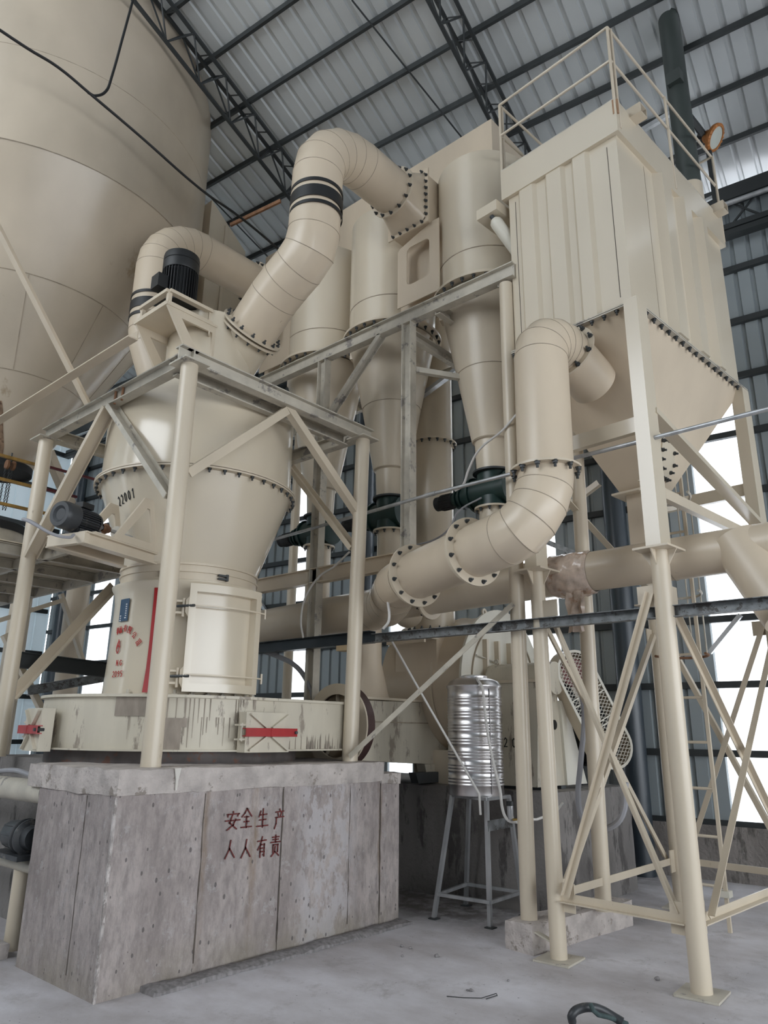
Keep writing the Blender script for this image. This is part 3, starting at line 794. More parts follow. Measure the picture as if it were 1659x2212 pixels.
hatch((4.07, 4.88, 1.59), 0, -1, .46, .31)
p = on(176, 1.24, 1.59); hatch(p, -1, .10, .36, .33)
# outlet branch of the head to the big duct
o1 = [Vector((4.24, 5.98, 5.40)), Vector((4.24, 5.66, 5.655))]
dd = (o1[1]-o1[0]).normalized()
MB().cyl(o1[0]-dd*.1, o1[1]-dd*.03, .275, n=48).build('outlet_branch', 'cream_smooth', M)
flange(M, o1[1]-dd*.02, dd, .26, .345, .022, 14, sc=1.7, d=-dd)
# drive on top of the head
TM = thing('drive_motor', 'black vertical electric motor on top of the mill head', 'electric motor', (3.54, 6.0, 5.72))
mc = Vector((3.54, 6.0, 0))
MB().rev(mc, (0, 0, 1), [(0, 6.36), (.145, 6.36), (.178, 6.335), (.184, 6.31), (.184, 6.255), (.177, 6.25), (.184, 6.245), (.184, 6.15), (.18, 6.14), (0, 6.14)], 40).build('fan_cowl', 'black', TM)
MB().cyl(mc+Vector((0, 0, 5.78)), mc+Vector((0, 0, 6.15)), .160, n=40).build('housing', 'black', TM)
b = MB()
for i in range(36):
    t = 2*pi*i/36; b.box(mc+Vector((.171*cos(t), .171*sin(t), 5.96)), (.028, .006, .34), t)
b.build('cooling_fins', 'black', TM, 0)
MB().box(mc+rot((.22, 0, 5.93), radians(178)), (.11, .14, .15), radians(178)).build('terminal_box', 'black', TM)
MB().cyl(mc+Vector((0, 0, 5.735)), mc+Vector((0, 0, 5.78)), .20, n=40).build('mounting_flange', 'black', TM)
S = thing('motor_stand', 'cream steel stand with triangular cut-out side plates under the black top motor', 'motor stand', (3.54, 6.0, 4.95))
b = MB(); z0 = 5.56; hw = .25
for (x0, y0), (x1, y1) in (((-hw, -hw), (hw, -hw)), ((hw, -hw), (hw, hw)), ((hw, hw), (-hw, hw)), ((-hw, hw), (-hw, -hw))):
    for zz in (5.575, 5.715): b.bar((3.54+x0, 6.0+y0, zz), (3.54+x1, 6.0+y1, zz), .06, .035)
for x0 in (-hw, hw):
    for y0 in (-hw, hw): b.box((3.54+x0*.95, 6.0+y0*.95, 5.645), (.04, .04, .14))
b.build('box_frame', 'cream_paint', S, 0)
MB().span((3.25, 5.70, 5.535), (3.87, 6.3, 5.56)).build('base_plate', 'cream_paint', S, 0)
def gusset(y):
    # plate with a triangular opening, leaning from the base plate down to the head
    P = [(3.26, 5.535), (3.88, 5.535), (3.90, 4.93), (3.66, 4.93)]
    I = [(3.43, 5.46), (3.79, 5.46), (3.81, 5.10), (3.74, 5.05)]
    b = MB()
    vs = [(x, yy, z) for yy in (y-.012, y+.012) for x, z in P+I]
    fs = []
    for i in range(4):
        j = (i+1) % 4
        fs += [(i, j, 4+j, 4+i), (8+j, 8+i, 12+i, 12+j), (i, 8+i, 8+j, j), (4+j, 12+j, 12+i, 4+i)]
    return b.add(vs, fs)
gusset(5.72).build('side_plate', 'cream_paint', S, 0)
gusset(6.28).build('side_plate', 'cream_paint', S, 0)

# feeder drive on the cone
fx = thing('feeder_bracket', 'cream channel bracket with triangular plates on the left of the mill cone', 'bracket', (3.0, 5.6, 3.0))
q0, q1 = Vector((2.56, 5.62, 3.035)), Vector((3.34, 5.86, 3.035))
dv = (q1-q0).normalized(); sv = Vector((dv.y, -dv.x, 0))
b = MB(); b.ibeam(q0+sv*.17, q1+sv*.17, .09, .10, .012); b.ibeam(q0-sv*.17, q1-sv*.17, .09, .10, .012); b.bar(q0+sv*.2+dv*.02, q0-sv*.2+dv*.02, .05, .09)
b.build('beam', 'cream_paint', fx, 0)
MB().extr([q0+dv*.08+sv*.22+Vector((0, 0, .05)), q1+sv*.22+Vector((0, 0, .05)), q1-sv*.22+Vector((0, 0, .05)), q0+dv*.08-sv*.22+Vector((0, 0, .05))], (0, 0, .014)).build('plate', 'cream_paint', fx, 0)
def tri_plate(c, s_):
    # plate with a big triangular opening
    c = Vector(c)+sv*s_
    P = [(.28, .06), (.82, .06), (.70, .50), (.60, .50)]; I = [(.40, .115), (.735, .115), (.665, .41), (.635, .41)]
    b = MB(); vs = [c+dv*x+Vector((0, 0, z))+sv*e for e in (-.01, .01) for x, z in P+I]; fs = []
    for i in range(4):
        j = (i+1) % 4
        fs += [(i, j, 4+j, 4+i), (8+j, 8+i, 12+i, 12+j), (i, 8+i, 8+j, j), (4+j, 12+j, 12+i, 4+i)]
    return b.add(vs, fs)
tri_plate(q0, .20).build('triangular_plate', 'cream_paint', fx, 0); tri_plate(q0, -.20).build('triangular_plate', 'cream_paint', fx, 0)
FM = thing('feeder_motor', 'dark grey horizontal electric motor on the bracket at the left of the mill', 'electric motor', q0+Vector((0, 0, .07)))
a0 = q0+Vector((0, 0, .185))-dv*.10
k_ = .80
def a_(u): return a0+dv*u*k_
MB().rev(a0, dv, [(0, .02*k_), (.06*k_, .02*k_), (.085*k_, 0), (.125*k_, .0), (.135*k_, .02*k_), (.14*k_, .05*k_), (.14*k_, .17*k_), (.125*k_, .18*k_), (0, .18*k_)], 36).build('fan_cowl', 'motor_grey', FM)
MB().cyl(a_(.18), a_(.44), .098*k_, n=32).build('housing', 'motor_grey', FM)
b = MB(); A_, B_ = perp(dv)
for i in range(30):
    t = 2*pi*i/30; o_ = A_*cos(t)+B_*sin(t); b.bar(a_(.19)+o_*.11*k_, a_(.43)+o_*.11*k_, .004, .03*k_, up=o_)
b.build('cooling_fins', 'motor_grey', FM, 0)
MB().box(a_(.30)+Vector((0, 0, .125)), (.12, .09, .045), atan2(dv.y, dv.x)).build('terminal_box', 'black', FM)
MB().rev(a_(.44), dv, [(.115*k_, 0), (.115*k_, .02), (.06*k_, .04), (.04, .06), (0, .06)], 28).build('end_bell', 'motor_grey', FM)
b = MB(); b.box(a_(.30)-Vector((0, 0, .105)), (.18, .16, .035), atan2(dv.y, dv.x)); b.build('foot', 'motor_grey', FM)
MB().cyl(a_(.50), a_(1.0), .016, n=10).build('shaft', 'galvanised', FM)
MB().rev(a_(.56), dv, [(.03, 0), (.03, .03), (.045, .035), (.045, .05), (.03, .055), (.03, .08)], 20).build('coupling', 'rust', FM)
MB().rev(a_(.76), dv, [(.0, 0), (.055, 0), (.06, .02), (.06, .05), (.04, .06), (0, .06)], 20).build('bearing', 'cream_worn', FM)
hp = [q0-dv*.02+sv*.1+Vector((0, 0, .02)), q0-dv*.12+sv*.16+Vector((0, 0, -.03)), q0-dv*.25+sv*.14+Vector((0, 0, -.035)), q0-dv*.40+sv*.06+Vector((0, 0, .03)), q0-dv*.40-sv*.02+Vector((0, 0, .06)), q0-dv*.30-sv*.05+Vector((0, 0, .07)), q0-dv*.08-sv*.10+Vector((0, 0, .04))]
hh = []
for i in range(len(hp)-1): hh += arc_pts(hp[i], hp[min(i+1, 6)]-hp[max(i-1, 0)], hp[i+1], hp[min(i+2, 6)]-hp[i], 5)[:-1]
o = MB().tube(hh+[hp[-1]], .012, 10).build('cable_conduit', 'grey_hose'); tag(o, 'grey looped conduit hanging off the feeder motor bracket past the pipe post', 'conduit')

# frame around the mill
FR = thing('mill_gantry', 'cream steel frame of pipe posts and worn beams around the upper mill', 'steel frame', (4.05, 6.1, 1.35))
xa, xb_, ya, yb_ = 3.05, 5.12, 4.87, 7.45
tops = {}
for (x, y), (tx, ty) in (((xa-.005, ya), (xa-.005, ya)), ((xb_-.04, ya), (xb_+.04, ya)), ((xa-.01, yb_), (xa-.01, yb_)), ((xb_, yb_), (xb_, yb_))):
    MB().cyl((x, y, 1.345), (tx, ty, 4.50), .072, n=32).build('post', 'cream_worn' if False else 'cream_paint', FR)
    MB().box((tx, ty, 4.507), (.24, .24, .014)).build('cap_plate', 'cream_worn', FR, 0)
zt = 4.575
b = MB().ibeam((xa-.12, ya, zt), (xb_+.16, ya, zt), .10, .13, .012); b.build('top_beam', 'cream_worn', FR, 0)
MB().ibeam((xa, ya-.05, zt), (xa, yb_+.05, zt), .10, .13, .012).build('top_beam', 'cream_worn', FR, 0)
MB().ibeam((xb_+.04, ya, zt), (xb_+.04, yb_, zt), .10, .13, .012).build('top_beam', 'cream_worn', FR, 0)
MB().ibeam((xa, yb_, zt), (xb_, yb_, zt), .10, .13, .012).build('top_beam', 'cream_worn', FR, 0)
MB().chan((xa, 5.09, zt-.03), (xb_, 5.09, zt-.03), .07, .12, .012).build('inner_beam', 'cream_worn', FR, 0)
def brace(p, q, up, w=.075, m='cream_paint', h=.075): MB().angle(p, q, w, .010, up=up).build('brace', m, FR, 0)
brace((4.11, ya, 4.51), (xa+.05, ya-.02, 3.60), (0, 1, 0)); brace((4.11, ya, 4.51), (xb_, ya-.02, 3.66), (0, 1, 0))
MB().chan((xa, 6.12, 4.50), (xa-.01, 4.93, 3.36), .05, .13, .01, up=(1, 0, 0)).build('brace', 'cream_worn', FR, 0)
MB().chan((xa, 6.18, 4.50), (xa-.01, 7.40, 3.24), .05, .13, .01, up=(1, 0, 0)).build('brace', 'cream_paint', FR, 0)
MB().chan((xb_+.02, 6.0, 4.50), (xb_, 4.92, 3.34), .05, .13, .01, up=(1, 0, 0)).build('brace', 'cream_paint', FR, 0)
MB().chan((xb_+.02, 6.1, 4.50), (xb_, 7.38, 3.34), .05, .13, .01, up=(1, 0, 0)).build('brace', 'cream_paint', FR, 0)
b = MB(); b.cyl((xa-.02, 6.05, 4.50), (xa-.02, 6.05, 4.66), .012, n=8); b.cyl((xa-.02, 5.92, 4.50), (xa-.02, 5.92, 4.64), .012, n=8); b.build('anchor_rod', 'rust', FR)
# long low brace and rod from the frame to the tank
b = MB().angle(AY(752, 1630, 4.80), AX(1105, 1300, 5.52), .055, .008, up=(0, -1, 0)); o = b.build('diagonal_strut', 'cream_worn', None, 0)
tag(o, 'cream diagonal angle bar from the foot of the mill post up past the tank', 'brace')


# ================================================================== DUCTS FROM MILL TO CYCLONES
def duct(name, label, cat, runs, r, m='cream_warm', group=None, n=44, seam_skip=1):
    # runs: list of point lists; bends are segmented like rolled plate
    D_ = thing(name, label, cat, runs[0], group)
    b = MB().tube(runs, r, n); b.build('pipe', m, D_, 28)
    seams(D_, runs, [i for i in range(1, len(runs)-1, seam_skip)], r)
    return D_
dir1 = dd
p0 = o1[1]+dd*.01
dA = [p0, p0+dd*.42]
bend1 = arc_pts(dA[1], dd, (4.235, 4.74, 6.42), (0, 0, 1), 4)
vtop = Vector((4.235, 4.72, 7.10))
bend2 = arc_pts(vtop, (0, 0, 1), (4.86, 4.715, 7.66), (1, 0, 0), 5)
path1 = [p0]+bend1+bend2+[Vector((5.42, 4.715, 7.66))]
D1 = duct('mill_outlet_duct', 'large cream duct with black bands rising from the mill and bending over to the cyclones', 'duct', path1, .262)
for z, h in ((6.86, .035), (6.73, .13), (6.60, .035)):
    MB().rev((4.235, 4.72, z), (0, 0, 1), [(.262, -h/2), (.270, -h/2), (.270, h/2), (.262, h/2)], 44, closed=True).build('black_band', 'black', D1)
f = flange(D1, p0+dd*.015, dd, .262, .345, .02, 14, sc=1.7)
flange(D1, (5.40, 4.715, 7.66), (1, 0, 0), .262, .315, .02, 14, sc=1.6, d=(-1, 0, 0))
# round-to-square transition
b = MB(); n = 48; vs = []
for i in range(n):
    t = 2*pi*(i+.5)/n
    vs.append((5.42, 4.715+.262*cos(t), 7.66+.262*sin(t)))
for i in range(n):
    t = 2*pi*(i+.5)/n; m_ = max(abs(cos(t)), abs(sin(t))); vs.append((5.69, 4.715+.262*cos(t)/m_, 7.66+.33*sin(t)/m_))
b.add(vs, [(i, (i+1) % n, n+(i+1) % n, n+i) for i in range(n)]); b.build('square_transition', 'cream_warm', D1)
def sq_ring(c, hy, hz, w, t):
    b = MB(); x, y, z = c
    b.box((x, y, z+hz+w/2), (t, 2*hy+2*w, w)); b.box((x, y, z-hz-w/2), (t, 2*hy+2*w, w))
    b.box((x, y+hy+w/2, z), (t, w, 2*hz)); b.box((x, y-hy-w/2, z), (t, w, 2*hz)); return b
f = sq_ring((5.70, 4.715, 7.66), .262, .33, .045, .02).build('square_flange', 'cream_warm', D1, 0)
for s_ in (-1, 1):
    bolt_line(f, (5.69, 4.715-.285, 7.34), (5.69, 4.715-.285, 7.98), 7, (-1, 0, 0), 1.6) if s_ < 0 else None
    bolt_line(f, (5.69, 4.44, 7.66+s_*.352), (5.69, 4.99, 7.66+s_*.352), 5, (-1, 0, 0), 1.6)

q0_ = Vector((3.86, 7.28, 7.44))
zz2 = 7.50
path2 = [Vector((4.25, 7.06, 4.95)), Vector((4.12, 7.18, 5.55))]+arc_pts((3.96, 7.2, 5.95), (-.25, 0, 1), (3.93, 7.2, 6.25), (0, 0, 1), 2)+arc_pts((3.93, 7.2, 6.95), (0, 0, 1), (4.5, 7.2, zz2), (1, 0, 0), 6)+[Vector((5.36, 7.2, zz2))]
D2 = duct('rear_outlet_duct', 'cream duct with black bands behind the top motor bending over towards the rear cyclone', 'duct', path2, .25)
for z, h in ((6.50, .035), (6.36, .12), (6.22, .035)):
    MB().rev((3.93, 7.2, z), (0, 0, 1), [(.25, -h/2), (.259, -h/2), (.259, h/2), (.25, h/2)], 44, closed=True).build('black_band', 'black', D2)
flange(D2, (5.35, 7.2, zz2), (1, 0, 0), .25, .30, .02, 14, sc=1.6, d=(-1, 0, 0))
flange(D2, (4.24, 7.07, 5.0), (Vector(path2[1])-Vector(path2[0])), .25, .33, .02, 16, sc=1.6)
MB().rev((5.37, 7.2, zz2), (1, 0, 0), [(.25, 0), (.30, .0), (.36, .3)], 40).build('transition', 'cream_warm', D2)

# ================================================================== CYCLONES
def cyclone(cx, cy, label, first=None):
    if first is not None:
        r = first.copy(); COL.objects.link(r); r.location = (cx, cy, 3.2); r['label'] = label
        for ch in first.children:
            c = ch.copy(); COL.objects.link(c); c.parent = r
            for g in ch.children:
                d = g.copy(); COL.objects.link(d); d.parent = c
        return r
    T = thing('cyclone', label, 'cyclone', (cx, cy, 3.2), 'cyclones in the row')
    c = Vector((cx, cy, 0)); Z = (0, 0, 1)
    MB().rev(c, Z, [(0, 8.02), (.53, 8.0), (.55, 7.98), (.55, 6.36)], 72).build('barrel', 'cream_smooth', T)
    MB().rev(c, Z, [(.552, 6.70), (.555, 6.703), (.555, 6.71), (.552, 6.713)], 72, closed=True).build('barrel_seam', 'seam', T)
    MB().rev(c, Z, [(.54, 6.31), (.36, 5.4), (.215, 4.62), (.185, 4.60), (.17, 4.26)], 72).build('cone', 'cream_paint', T)
    b = MB()
    for z, r in ((5.4, .36), (4.61, .20)): b.rev(c, Z, [(r+.001, z-.003), (r+.005, z-.003), (r+.005, z+.003), (r+.001, z+.003)], 60, closed=True)
    b.build('cone_seam', 'seam', T)
    f = MB().rev(c, Z, [(.52, 6.33), (.625, 6.33), (.625, 6.362), (.52, 6.362)], 72, closed=True).build('flange', 'cream_paint', T)
    bolt_ring(f, c+Vector((0, 0, 6.33)), (0, 0, 1), .595, 28, d=(0, 0, -1), sc=1.8)
    f = MB().rev(c, Z, [(.15, 4.25), (.215, 4.25), (.215, 4.27), (.15, 4.27)], 40, closed=True).build('outlet_flange', 'dark_steel', T)
    for t in (200, 290, 20, 110):
        e = c+Vector((.47*cos(radians(t)), .47*sin(radians(t)), 6.24))
        MB().box(e, (.18, .12, .10), radians(t)).build('support_lug', 'cream_paint', T, 0)
    return T
cyc = [(6.30, 4.03), (6.30, 5.47), (6.30, 6.68)]
C0 = cyclone(*cyc[0], 'nearest cyclone, beside the tall box filter')
cyclone(*cyc[1], 'middle cyclone, under the square duct flange', C0)
cyclone(*cyc[2], 'farthest cyclone, behind the banded rising duct', C0)
def valve(cx, cy, label, first=None):
    if first is not None:
        r = first.copy(); COL.objects.link(r); r.location = (cx, cy, 3.87); r['label'] = label
        for ch in first.children:
            c = ch.copy(); COL.objects.link(c); c.parent = r
        return r
    T = thing('rotary_valve', label, 'valve', (cx, cy, 3.87), 'green rotary valves')
    c = Vector((cx, cy, 0))
    b = MB(); b.cyl(c+Vector((0, -.21, 4.06)), c+Vector((0, .24, 4.06)), .165, n=40); b.cyl(c+Vector((0, -.225, 4.06)), c+Vector((0, -.20, 4.06)), .19, n=40); b.cyl(c+Vector((0, .22, 4.06)), c+Vector((0, .245, 4.06)), .19, n=40)
    b.cyl(c+Vector((0, 0, 4.14)), c+Vector((0, 0, 4.245)), .17, n=32); b.cyl(c+Vector((0, 0, 3.88)), c+Vector((0, 0, 3.98)), .17, n=32)
    b.build('housing', 'green_paint', T)
    MB().rev(c+Vector((0, .245, 4.06)), (0, 1, 0), [(.12, 0), (.12, .09), (.10, .10), (.10, .125), (.125, .13), (.125, .15), (.085, .16), (.085, .19), (.11, .195), (.11, .215), (.07, .225), (.07, .27)], 32).build('gear_unit', 'green_paint', T)
    b = MB().rev(c+Vector((0, .51, 4.06)), (0, 1, 0), [(.075, 0), (.085, .01), (.085, .17), (.078, .18), (.08, .19), (.08, .235), (.06, .25), (0, .25)], 28)
    for i in range(20): t = 2*pi*i/20; b.box(c+Vector((.088*cos(t), .60, 4.06+.088*sin(t))), (.006, .14, .006))
    b.build('motor', 'soft_black', T)
    return T
V0 = valve(*cyc[0], 'nearest green rotary valve, under the cyclone beside the box filter')
valve(*cyc[1], 'middle green rotary valve, under the middle cyclone', V0)
valve(*cyc[2], 'farthest green rotary valve, under the cyclone behind the mill frame post', V0)
for (cx, cy), l in zip(cyc, ('cream discharge pipe under the nearest green valve', 'cream discharge pipe under the middle green valve', 'cream discharge pipe under the farthest green valve')):
    T = thing('discharge_pipe', l, 'pipe', (cx, cy, 2.9))
    MB().cyl((cx, cy, 2.9), (cx, cy, 3.85), .155, n=32).build('pipe', 'cream_paint', T)
    flange(T, (cx, cy, 3.86), (0, 0, 1), .14, .205, .02, 10, d=(0, 0, -1), sc=1.5)
# plenum above the cyclones and side inlets
o = MB().span((6.32, 3.90, 7.9), (7.25, 8.2, 8.90)).build('outlet_plenum', 'cream_warm', None, 0); tag(o, 'long cream box duct joining the cyclone tops under the roof', 'box duct')
def inlet(y, z, zt, label, win=True):
    T = thing('cyclone_inlet_box', label, 'inlet box', (5.9, y, z), 'inlet boxes between the cyclones')
    MB().span((5.71, y-.262, 7.33), (6.35, y+.262, 7.99)).build('throat', 'cream_warm', T, 0)
    # lower guide plate with a rounded rectangular opening
    x = 5.77; y0, y1, z0, z1 = y-.40, y+.22, 6.37, 7.33
    P = [(y0, z0), (y1, z0), (y1, z1-.19), (y1-.04, z1-.15), (y0+.10, z1), (y0, z1)]
    oy0, oy1, oz0, oz1, rr = y-.26, y+.08, 6.62, 7.13, .06
    I = []
    for cx_, cz_, a_ in ((oy1-rr, oz1-rr, 0), (oy0+rr, oz1-rr, 90), (oy0+rr, oz0+rr, 180), (oy1-rr, oz0+rr, 270)):
        I += [(cx_+rr*cos(radians(a_+k)), cz_+rr*sin(radians(a_+k))) for k in (0, 30, 60, 90)]
    import mathutils.geometry as G_
    vs2 = [Vector((p[0], p[1], 0)) for p in P]; is2 = [Vector((p[0], p[1], 0)) for p in I]
    tri = G_.tessellate_polygon([vs2, is2]); al = P+I; nn = len(al)
    b = MB(); b.add([(xx, p[0], p[1]) for xx in (x, x+.012) for p in al], [tuple(t) for t in tri]+[tuple(nn+i for i in reversed(t)) for t in tri])
    m_ = len(P); k = len(I)
    b.add([(xx, p[0], p[1]) for xx in (x, x+.012) for p in P], [(i, (i+1) % m_, m_+(i+1) % m_, m_+i) for i in range(m_)])
    b.add([(xx, p[0], p[1]) for xx in (x, x+.012) for p in I], [(i, (i+1) % k, k+(i+1) % k, k+i) for i in range(k)])
    b.build('guide_plate', 'cream_warm', T, 0)
    MB().span((5.93, y-.45, 6.4), (6.1, y+.3, 7.33)).build('inner_duct', 'cream_warm', T, 0)
    return T
inlet(4.715, 6.4, 8, 'cream inlet box with rounded opening between the nearest and middle cyclones')
inlet(7.20+.05, 6.4, 8, 'cream inlet box with rounded opening at the rear, behind the rising duct')

# ================================================================== CYCLONE FRAME
CF = thing('cyclone_gantry', 'cream steel frame of beams and pipe posts carrying the cyclones', 'steel frame', (5.6, 3.4, .2))
X5 = 5.60
MB().cyl((5.605, 3.385, .205), (5.60, 3.36, 5.93), .066, n=28).build('post', 'cream_paint', CF)
b4 = Vector((6.35, 3.115, .20)); t4 = AY(1233, 925, 3.08)
MB().cyl(b4, (6.40, 3.10, 5.2), .068, n=28).build('post', 'cream_paint', CF)
MB().ibeam((X5, 3.25, 6.05), (X5, 8.1, 6.05), .10, .16, .012).build('upper_beam', 'cream_worn', CF, 0)
MB().ibeam((X5, 3.35, 3.28), (X5, 7.9, 3.28), .10, .17, .012).build('lower_beam', 'cream_warm', CF, 0)
MB().ibeam((X5, 4.62, 3.36), (X5, 4.62, 5.97), .10, .13, .012, up=(0, 1, 0)).build('upright', 'cream_worn', CF, 0)
MB().ibeam((X5, 5.965, 1.5), (X5, 5.965, 5.97), .10, .13, .012, up=(0, 1, 0)).build('upright', 'cream_worn', CF, 0)
for y in (3.42, 4.22, 4.62): MB().chan((X5, y, 6.0 if y != 4.62 else 5.85), (6.9, y, 6.0 if y != 4.62 else 5.85), .07, .12, .01).build('cross_beam', 'cream_worn', CF, 0)
MB().chan((X5, 5.02, 5.98), (X5, 5.93, 5.12), .05, .10, .01, up=(1, 0, 0)).build('brace', 'cream_worn', CF, 0)
MB().angle((6.9, 3.42, 5.2), (X5, 4.62, 5.4), .06, .01).build('brace', 'cream_worn', CF, 0)
MB().chan((6.9, 3.3, 6.0), (6.9, 8, 6.0), .07, .14, .01).build('cross_beam', 'cream_worn', CF, 0)
MB().cyl((6.95, 7.9, .0), (6.95, 7.9, 6), .066, n=20).build('post', 'cream_paint', CF)
MB().cyl((X5, 7.9, .0), (X5, 7.9, 6), .066, n=20).build('post', 'cream_paint', CF)
MB().angle((6.9, 3.12, 4.1), (6.9, 5.5, 2.9), .06, .01).build('brace', 'cream_paint', CF, 0)

# ================================================================== LOWER PIPES
rp = .172
RM = thing('return_main', 'long horizontal cream pipe with a tapered branch, crossing behind the filter legs', 'pipe', (5.95, 3, 2.8))
MB().cyl((5.95, 3.02, 2.975), (5.95, -1.6, 3.02), rp, n=44).build('pipe', 'cream_warm', RM)
MB().cyl((5.95, 3.12, 2.972), (5.95, 5.05, 2.93), .175, n=44).build('pipe', 'cream_paint', RM)
MB().cyl((5.95, 5.05, 2.93), (6.55, 5.4, 2.93), .175, n=44).build('elbow', 'cream_paint', RM)
c0 = AX(1625, 1235, 5.95); 
MB().cyl(AX(1590, 1170, 5.95), AX(1705, 1335, 5.80), .19, .175, 44).build('tapered_branch', 'cream_warm', RM)
for yv in (2.1, 3.0): seams(RM, [(5.95, yv+.2, 2.98), (5.95, yv, 2.98), (5.95, yv-.2, 2.98)], [1], rp)
flange(RM, (5.95, 4.62, 2.938), (0, 1, -.02), .175, .225, .02, 14, sc=1.5)
# clear plastic wrapped round the joint
W = MB(); n = 40; vs = []; rows_ = 15; random.seed(11)
from mathutils import noise as NZ
for i in range(rows_):
    y = 2.80+.40*i/(rows_-1)
    for j in range(n):
        t = 2*pi*j/n; s_ = max(0, -sin(t))
        r = rp+.012+.028*abs(NZ.noise(Vector((y*5+cos(t)*2, sin(t)*3, y*22))))+.035*s_*(1-abs(i-7)/7)
        if i in (0, rows_-1): r = rp+.005
        vs.append((5.95+r*cos(t), y, 2.975+r*sin(t)))
W.add(vs, [(i*n+j, i*n+(j+1) % n, (i+1)*n+(j+1) % n, (i+1)*n+j) for i in range(rows_-1) for j in range(n)])
# hanging rag end
hv = []; k = 9
for i in range(8):
    for j in range(k):
        u = j/(k-1); z = 2.80-.34*i/7-(.03*random.random() if i == 7 else 0)
        hv.append((5.95-.11+.05*NZ.noise(Vector((u*4, z*9, 1))), 2.86+.16*u+.03*NZ.noise(Vector((u*3, z*5, 4))), z))
W.add(hv, [(i*k+j, i*k+j+1, (i+1)*k+j+1, (i+1)*k+j) for i in range(7) for j in range(k-1)])
o = W.build('plastic_wrap', 'plastic_film', None, 60); tag(o, 'crumpled plastic film wrapped round the pipe joint with a ragged end hanging down', 'plastic wrap')

# duct from the filter hopper down to the return line
va = Q(4.775, 3.10, 0)
r3 = .222
hop = Q(5.60, 3.10, 4.80)
xa3 = Q(1, 0, 0)
st0 = Q(5.62, 3.10, 4.70); st1 = Q(5.20, 3.10, 4.83)
v_top = Vector((va.x, va.y, 4.62)); v_bot = Vector((va.x-.02, va.y, 3.62))
dst = (st1-st0).normalized()
bend_t = arc_pts(st1, dst, v_top, (0, 0, -1), 5)
h1 = Vector((4.985, 3.40, 3.06)); h2 = Vector((5.22, 4.21, 3.0))
dh = (h2-h1).normalized()
bend_b = arc_pts(v_bot, (0, 0, -1), h1-dh*.42+Vector((0, 0, .0)), dh, 5)
h3 = Vector((5.95, 6.2, 2.87))
bend_c = arc_pts(h2+dh*.12, dh, (5.90, 5.35, 2.88), (.12, 1, -.01), 5)
path3 = [st0, st1]+bend_t[1:]+bend_b+[h1, h2]+bend_c+[Vector((5.98, 8.0, 2.83))]
D3 = duct('filter_return_duct', 'cream pipe bending down from the filter hopper and running left towards the mill', 'duct', path3, r3)
flange(D3, st1+dst*.02, dst, r3, r3+.055, .02, 10, sc=1.8)
flange(D3, v_bot, (0, 0, 1), r3, r3+.06, .018, 12, sc=2.0, d=(0, 0, -1))
flange(D3, h1, dh, r3, r3+.075, .022, 12, sc=1.5, d=-dh); flange(D3, h1+dh*.03, dh, r3, r3+.06, .02, 0)
flange(D3, h2, dh, r3, r3+.075, .022, 12, sc=1.5, d=-dh); flange(D3, h2+dh*.03, dh, r3, r3+.06, .02, 0)

# riser behind the cyclones
RS = thing('fan_riser', 'tall vertical cream pipe rising behind the middle cyclone to the box duct', 'pipe', (6.98, 5.36, 2.7))
MB().cyl((6.98, 5.36, 2.72), (6.98, 5.36, 8.2), .255, n=44).build('pipe', 'cream_paint', RS)
f = flange(RS, (6.98, 5.36, 5.13), (0, 0, 1), .255, .31, .02, 18, sc=1.6, d=(0, 0, -1))
flange(RS, (6.98, 5.36, 2.74), (0, 0, 1), .255, .34, .02, 18, sc=1.6, d=(0, 0, 1))

# ================================================================== FAN, PEDESTAL, BELT GUARD
FN = thing('fan', 'big cream drum-shaped fan with white ribbed end plate behind the steel tank', 'fan', (7.35, 5.1, 1.08))
fc = Vector((7.42, 0, 2.16)); R_ = .77
MB().rev(fc+Vector((0, 4.72, 0)), (0, 1, 0), [(.0, 0), (R_, 0), (R_, .55), (R_-.0, 1.18), (0, 1.18)], 64).build('scroll', 'cream_warm', FN)
MB().span((6.66, 5.08, 2.2), (7.25, 5.68, 2.74)).build('outlet_neck', 'cream_warm', FN, 0)
MB().rev(fc+Vector((0, 5.15, 0)), (0, 1, 0), [(R_+.001, -.012), (R_+.018, -.012), (R_+.018, .012), (R_+.001, .012)], 64, closed=True).build('scroll_rib', 'cream_paint', FN)
ep = MB().rev(fc+Vector((0, 4.70, 0)), (0, 1, 0), [(0, -.01), (R_+.07, -.01), (R_+.07, .02), (0, .02)], 64).build('end_plate', 'fan_white', FN)
MB().rev(fc+Vector((0, 4.70, 0)), (0, 1, 0), [(R_-.12, -.03), (R_-.11, -.03), (R_-.11, -.01), (R_-.12, -.01)], 64, closed=True).build('seam_ring', 'seam', ep)
for dx in (-.42, -.18, .08, .34): MB().span((fc.x+dx, 4.63, 2.0), (fc.x+dx+.035, 4.69, 2.62)).build('stiffener', 'cream_paint', ep, 0)
MB().cyl((fc.x-.6, 4.65, 2.43), (fc.x+.4, 4.65, 2.30), .008, n=8).build('tie_rod', 'cream_worn', ep)
for dx in (-.35, .12):
    z = fc.z+sqrt((R_)**2-dx*dx)
    b = MB(); b.rev((fc.x+dx, 4.70, z+.09), (0, 1, 0), [(.02, -.008), (.045, -.008), (.045, .008), (.02, .008)], 18, closed=True); b.box((fc.x+dx, 4.70, z+.03), (.08, .016, .08)); b.build('lifting_eye', 'cream_paint', FN)
MB().span((6.9, 4.9, 1.06), (8.0, 5.6, 1.42)).build('base', 'cream_paint', FN, 0)
LB = MB().span((6.42, 5.0, 2.60), (6.60, 5.55, 2.68)); LB.span((6.40, 5.05, 2.56), (6.43, 5.6, 2.68)); LB.build('damper_box', 'cream_paint', FN, 0)
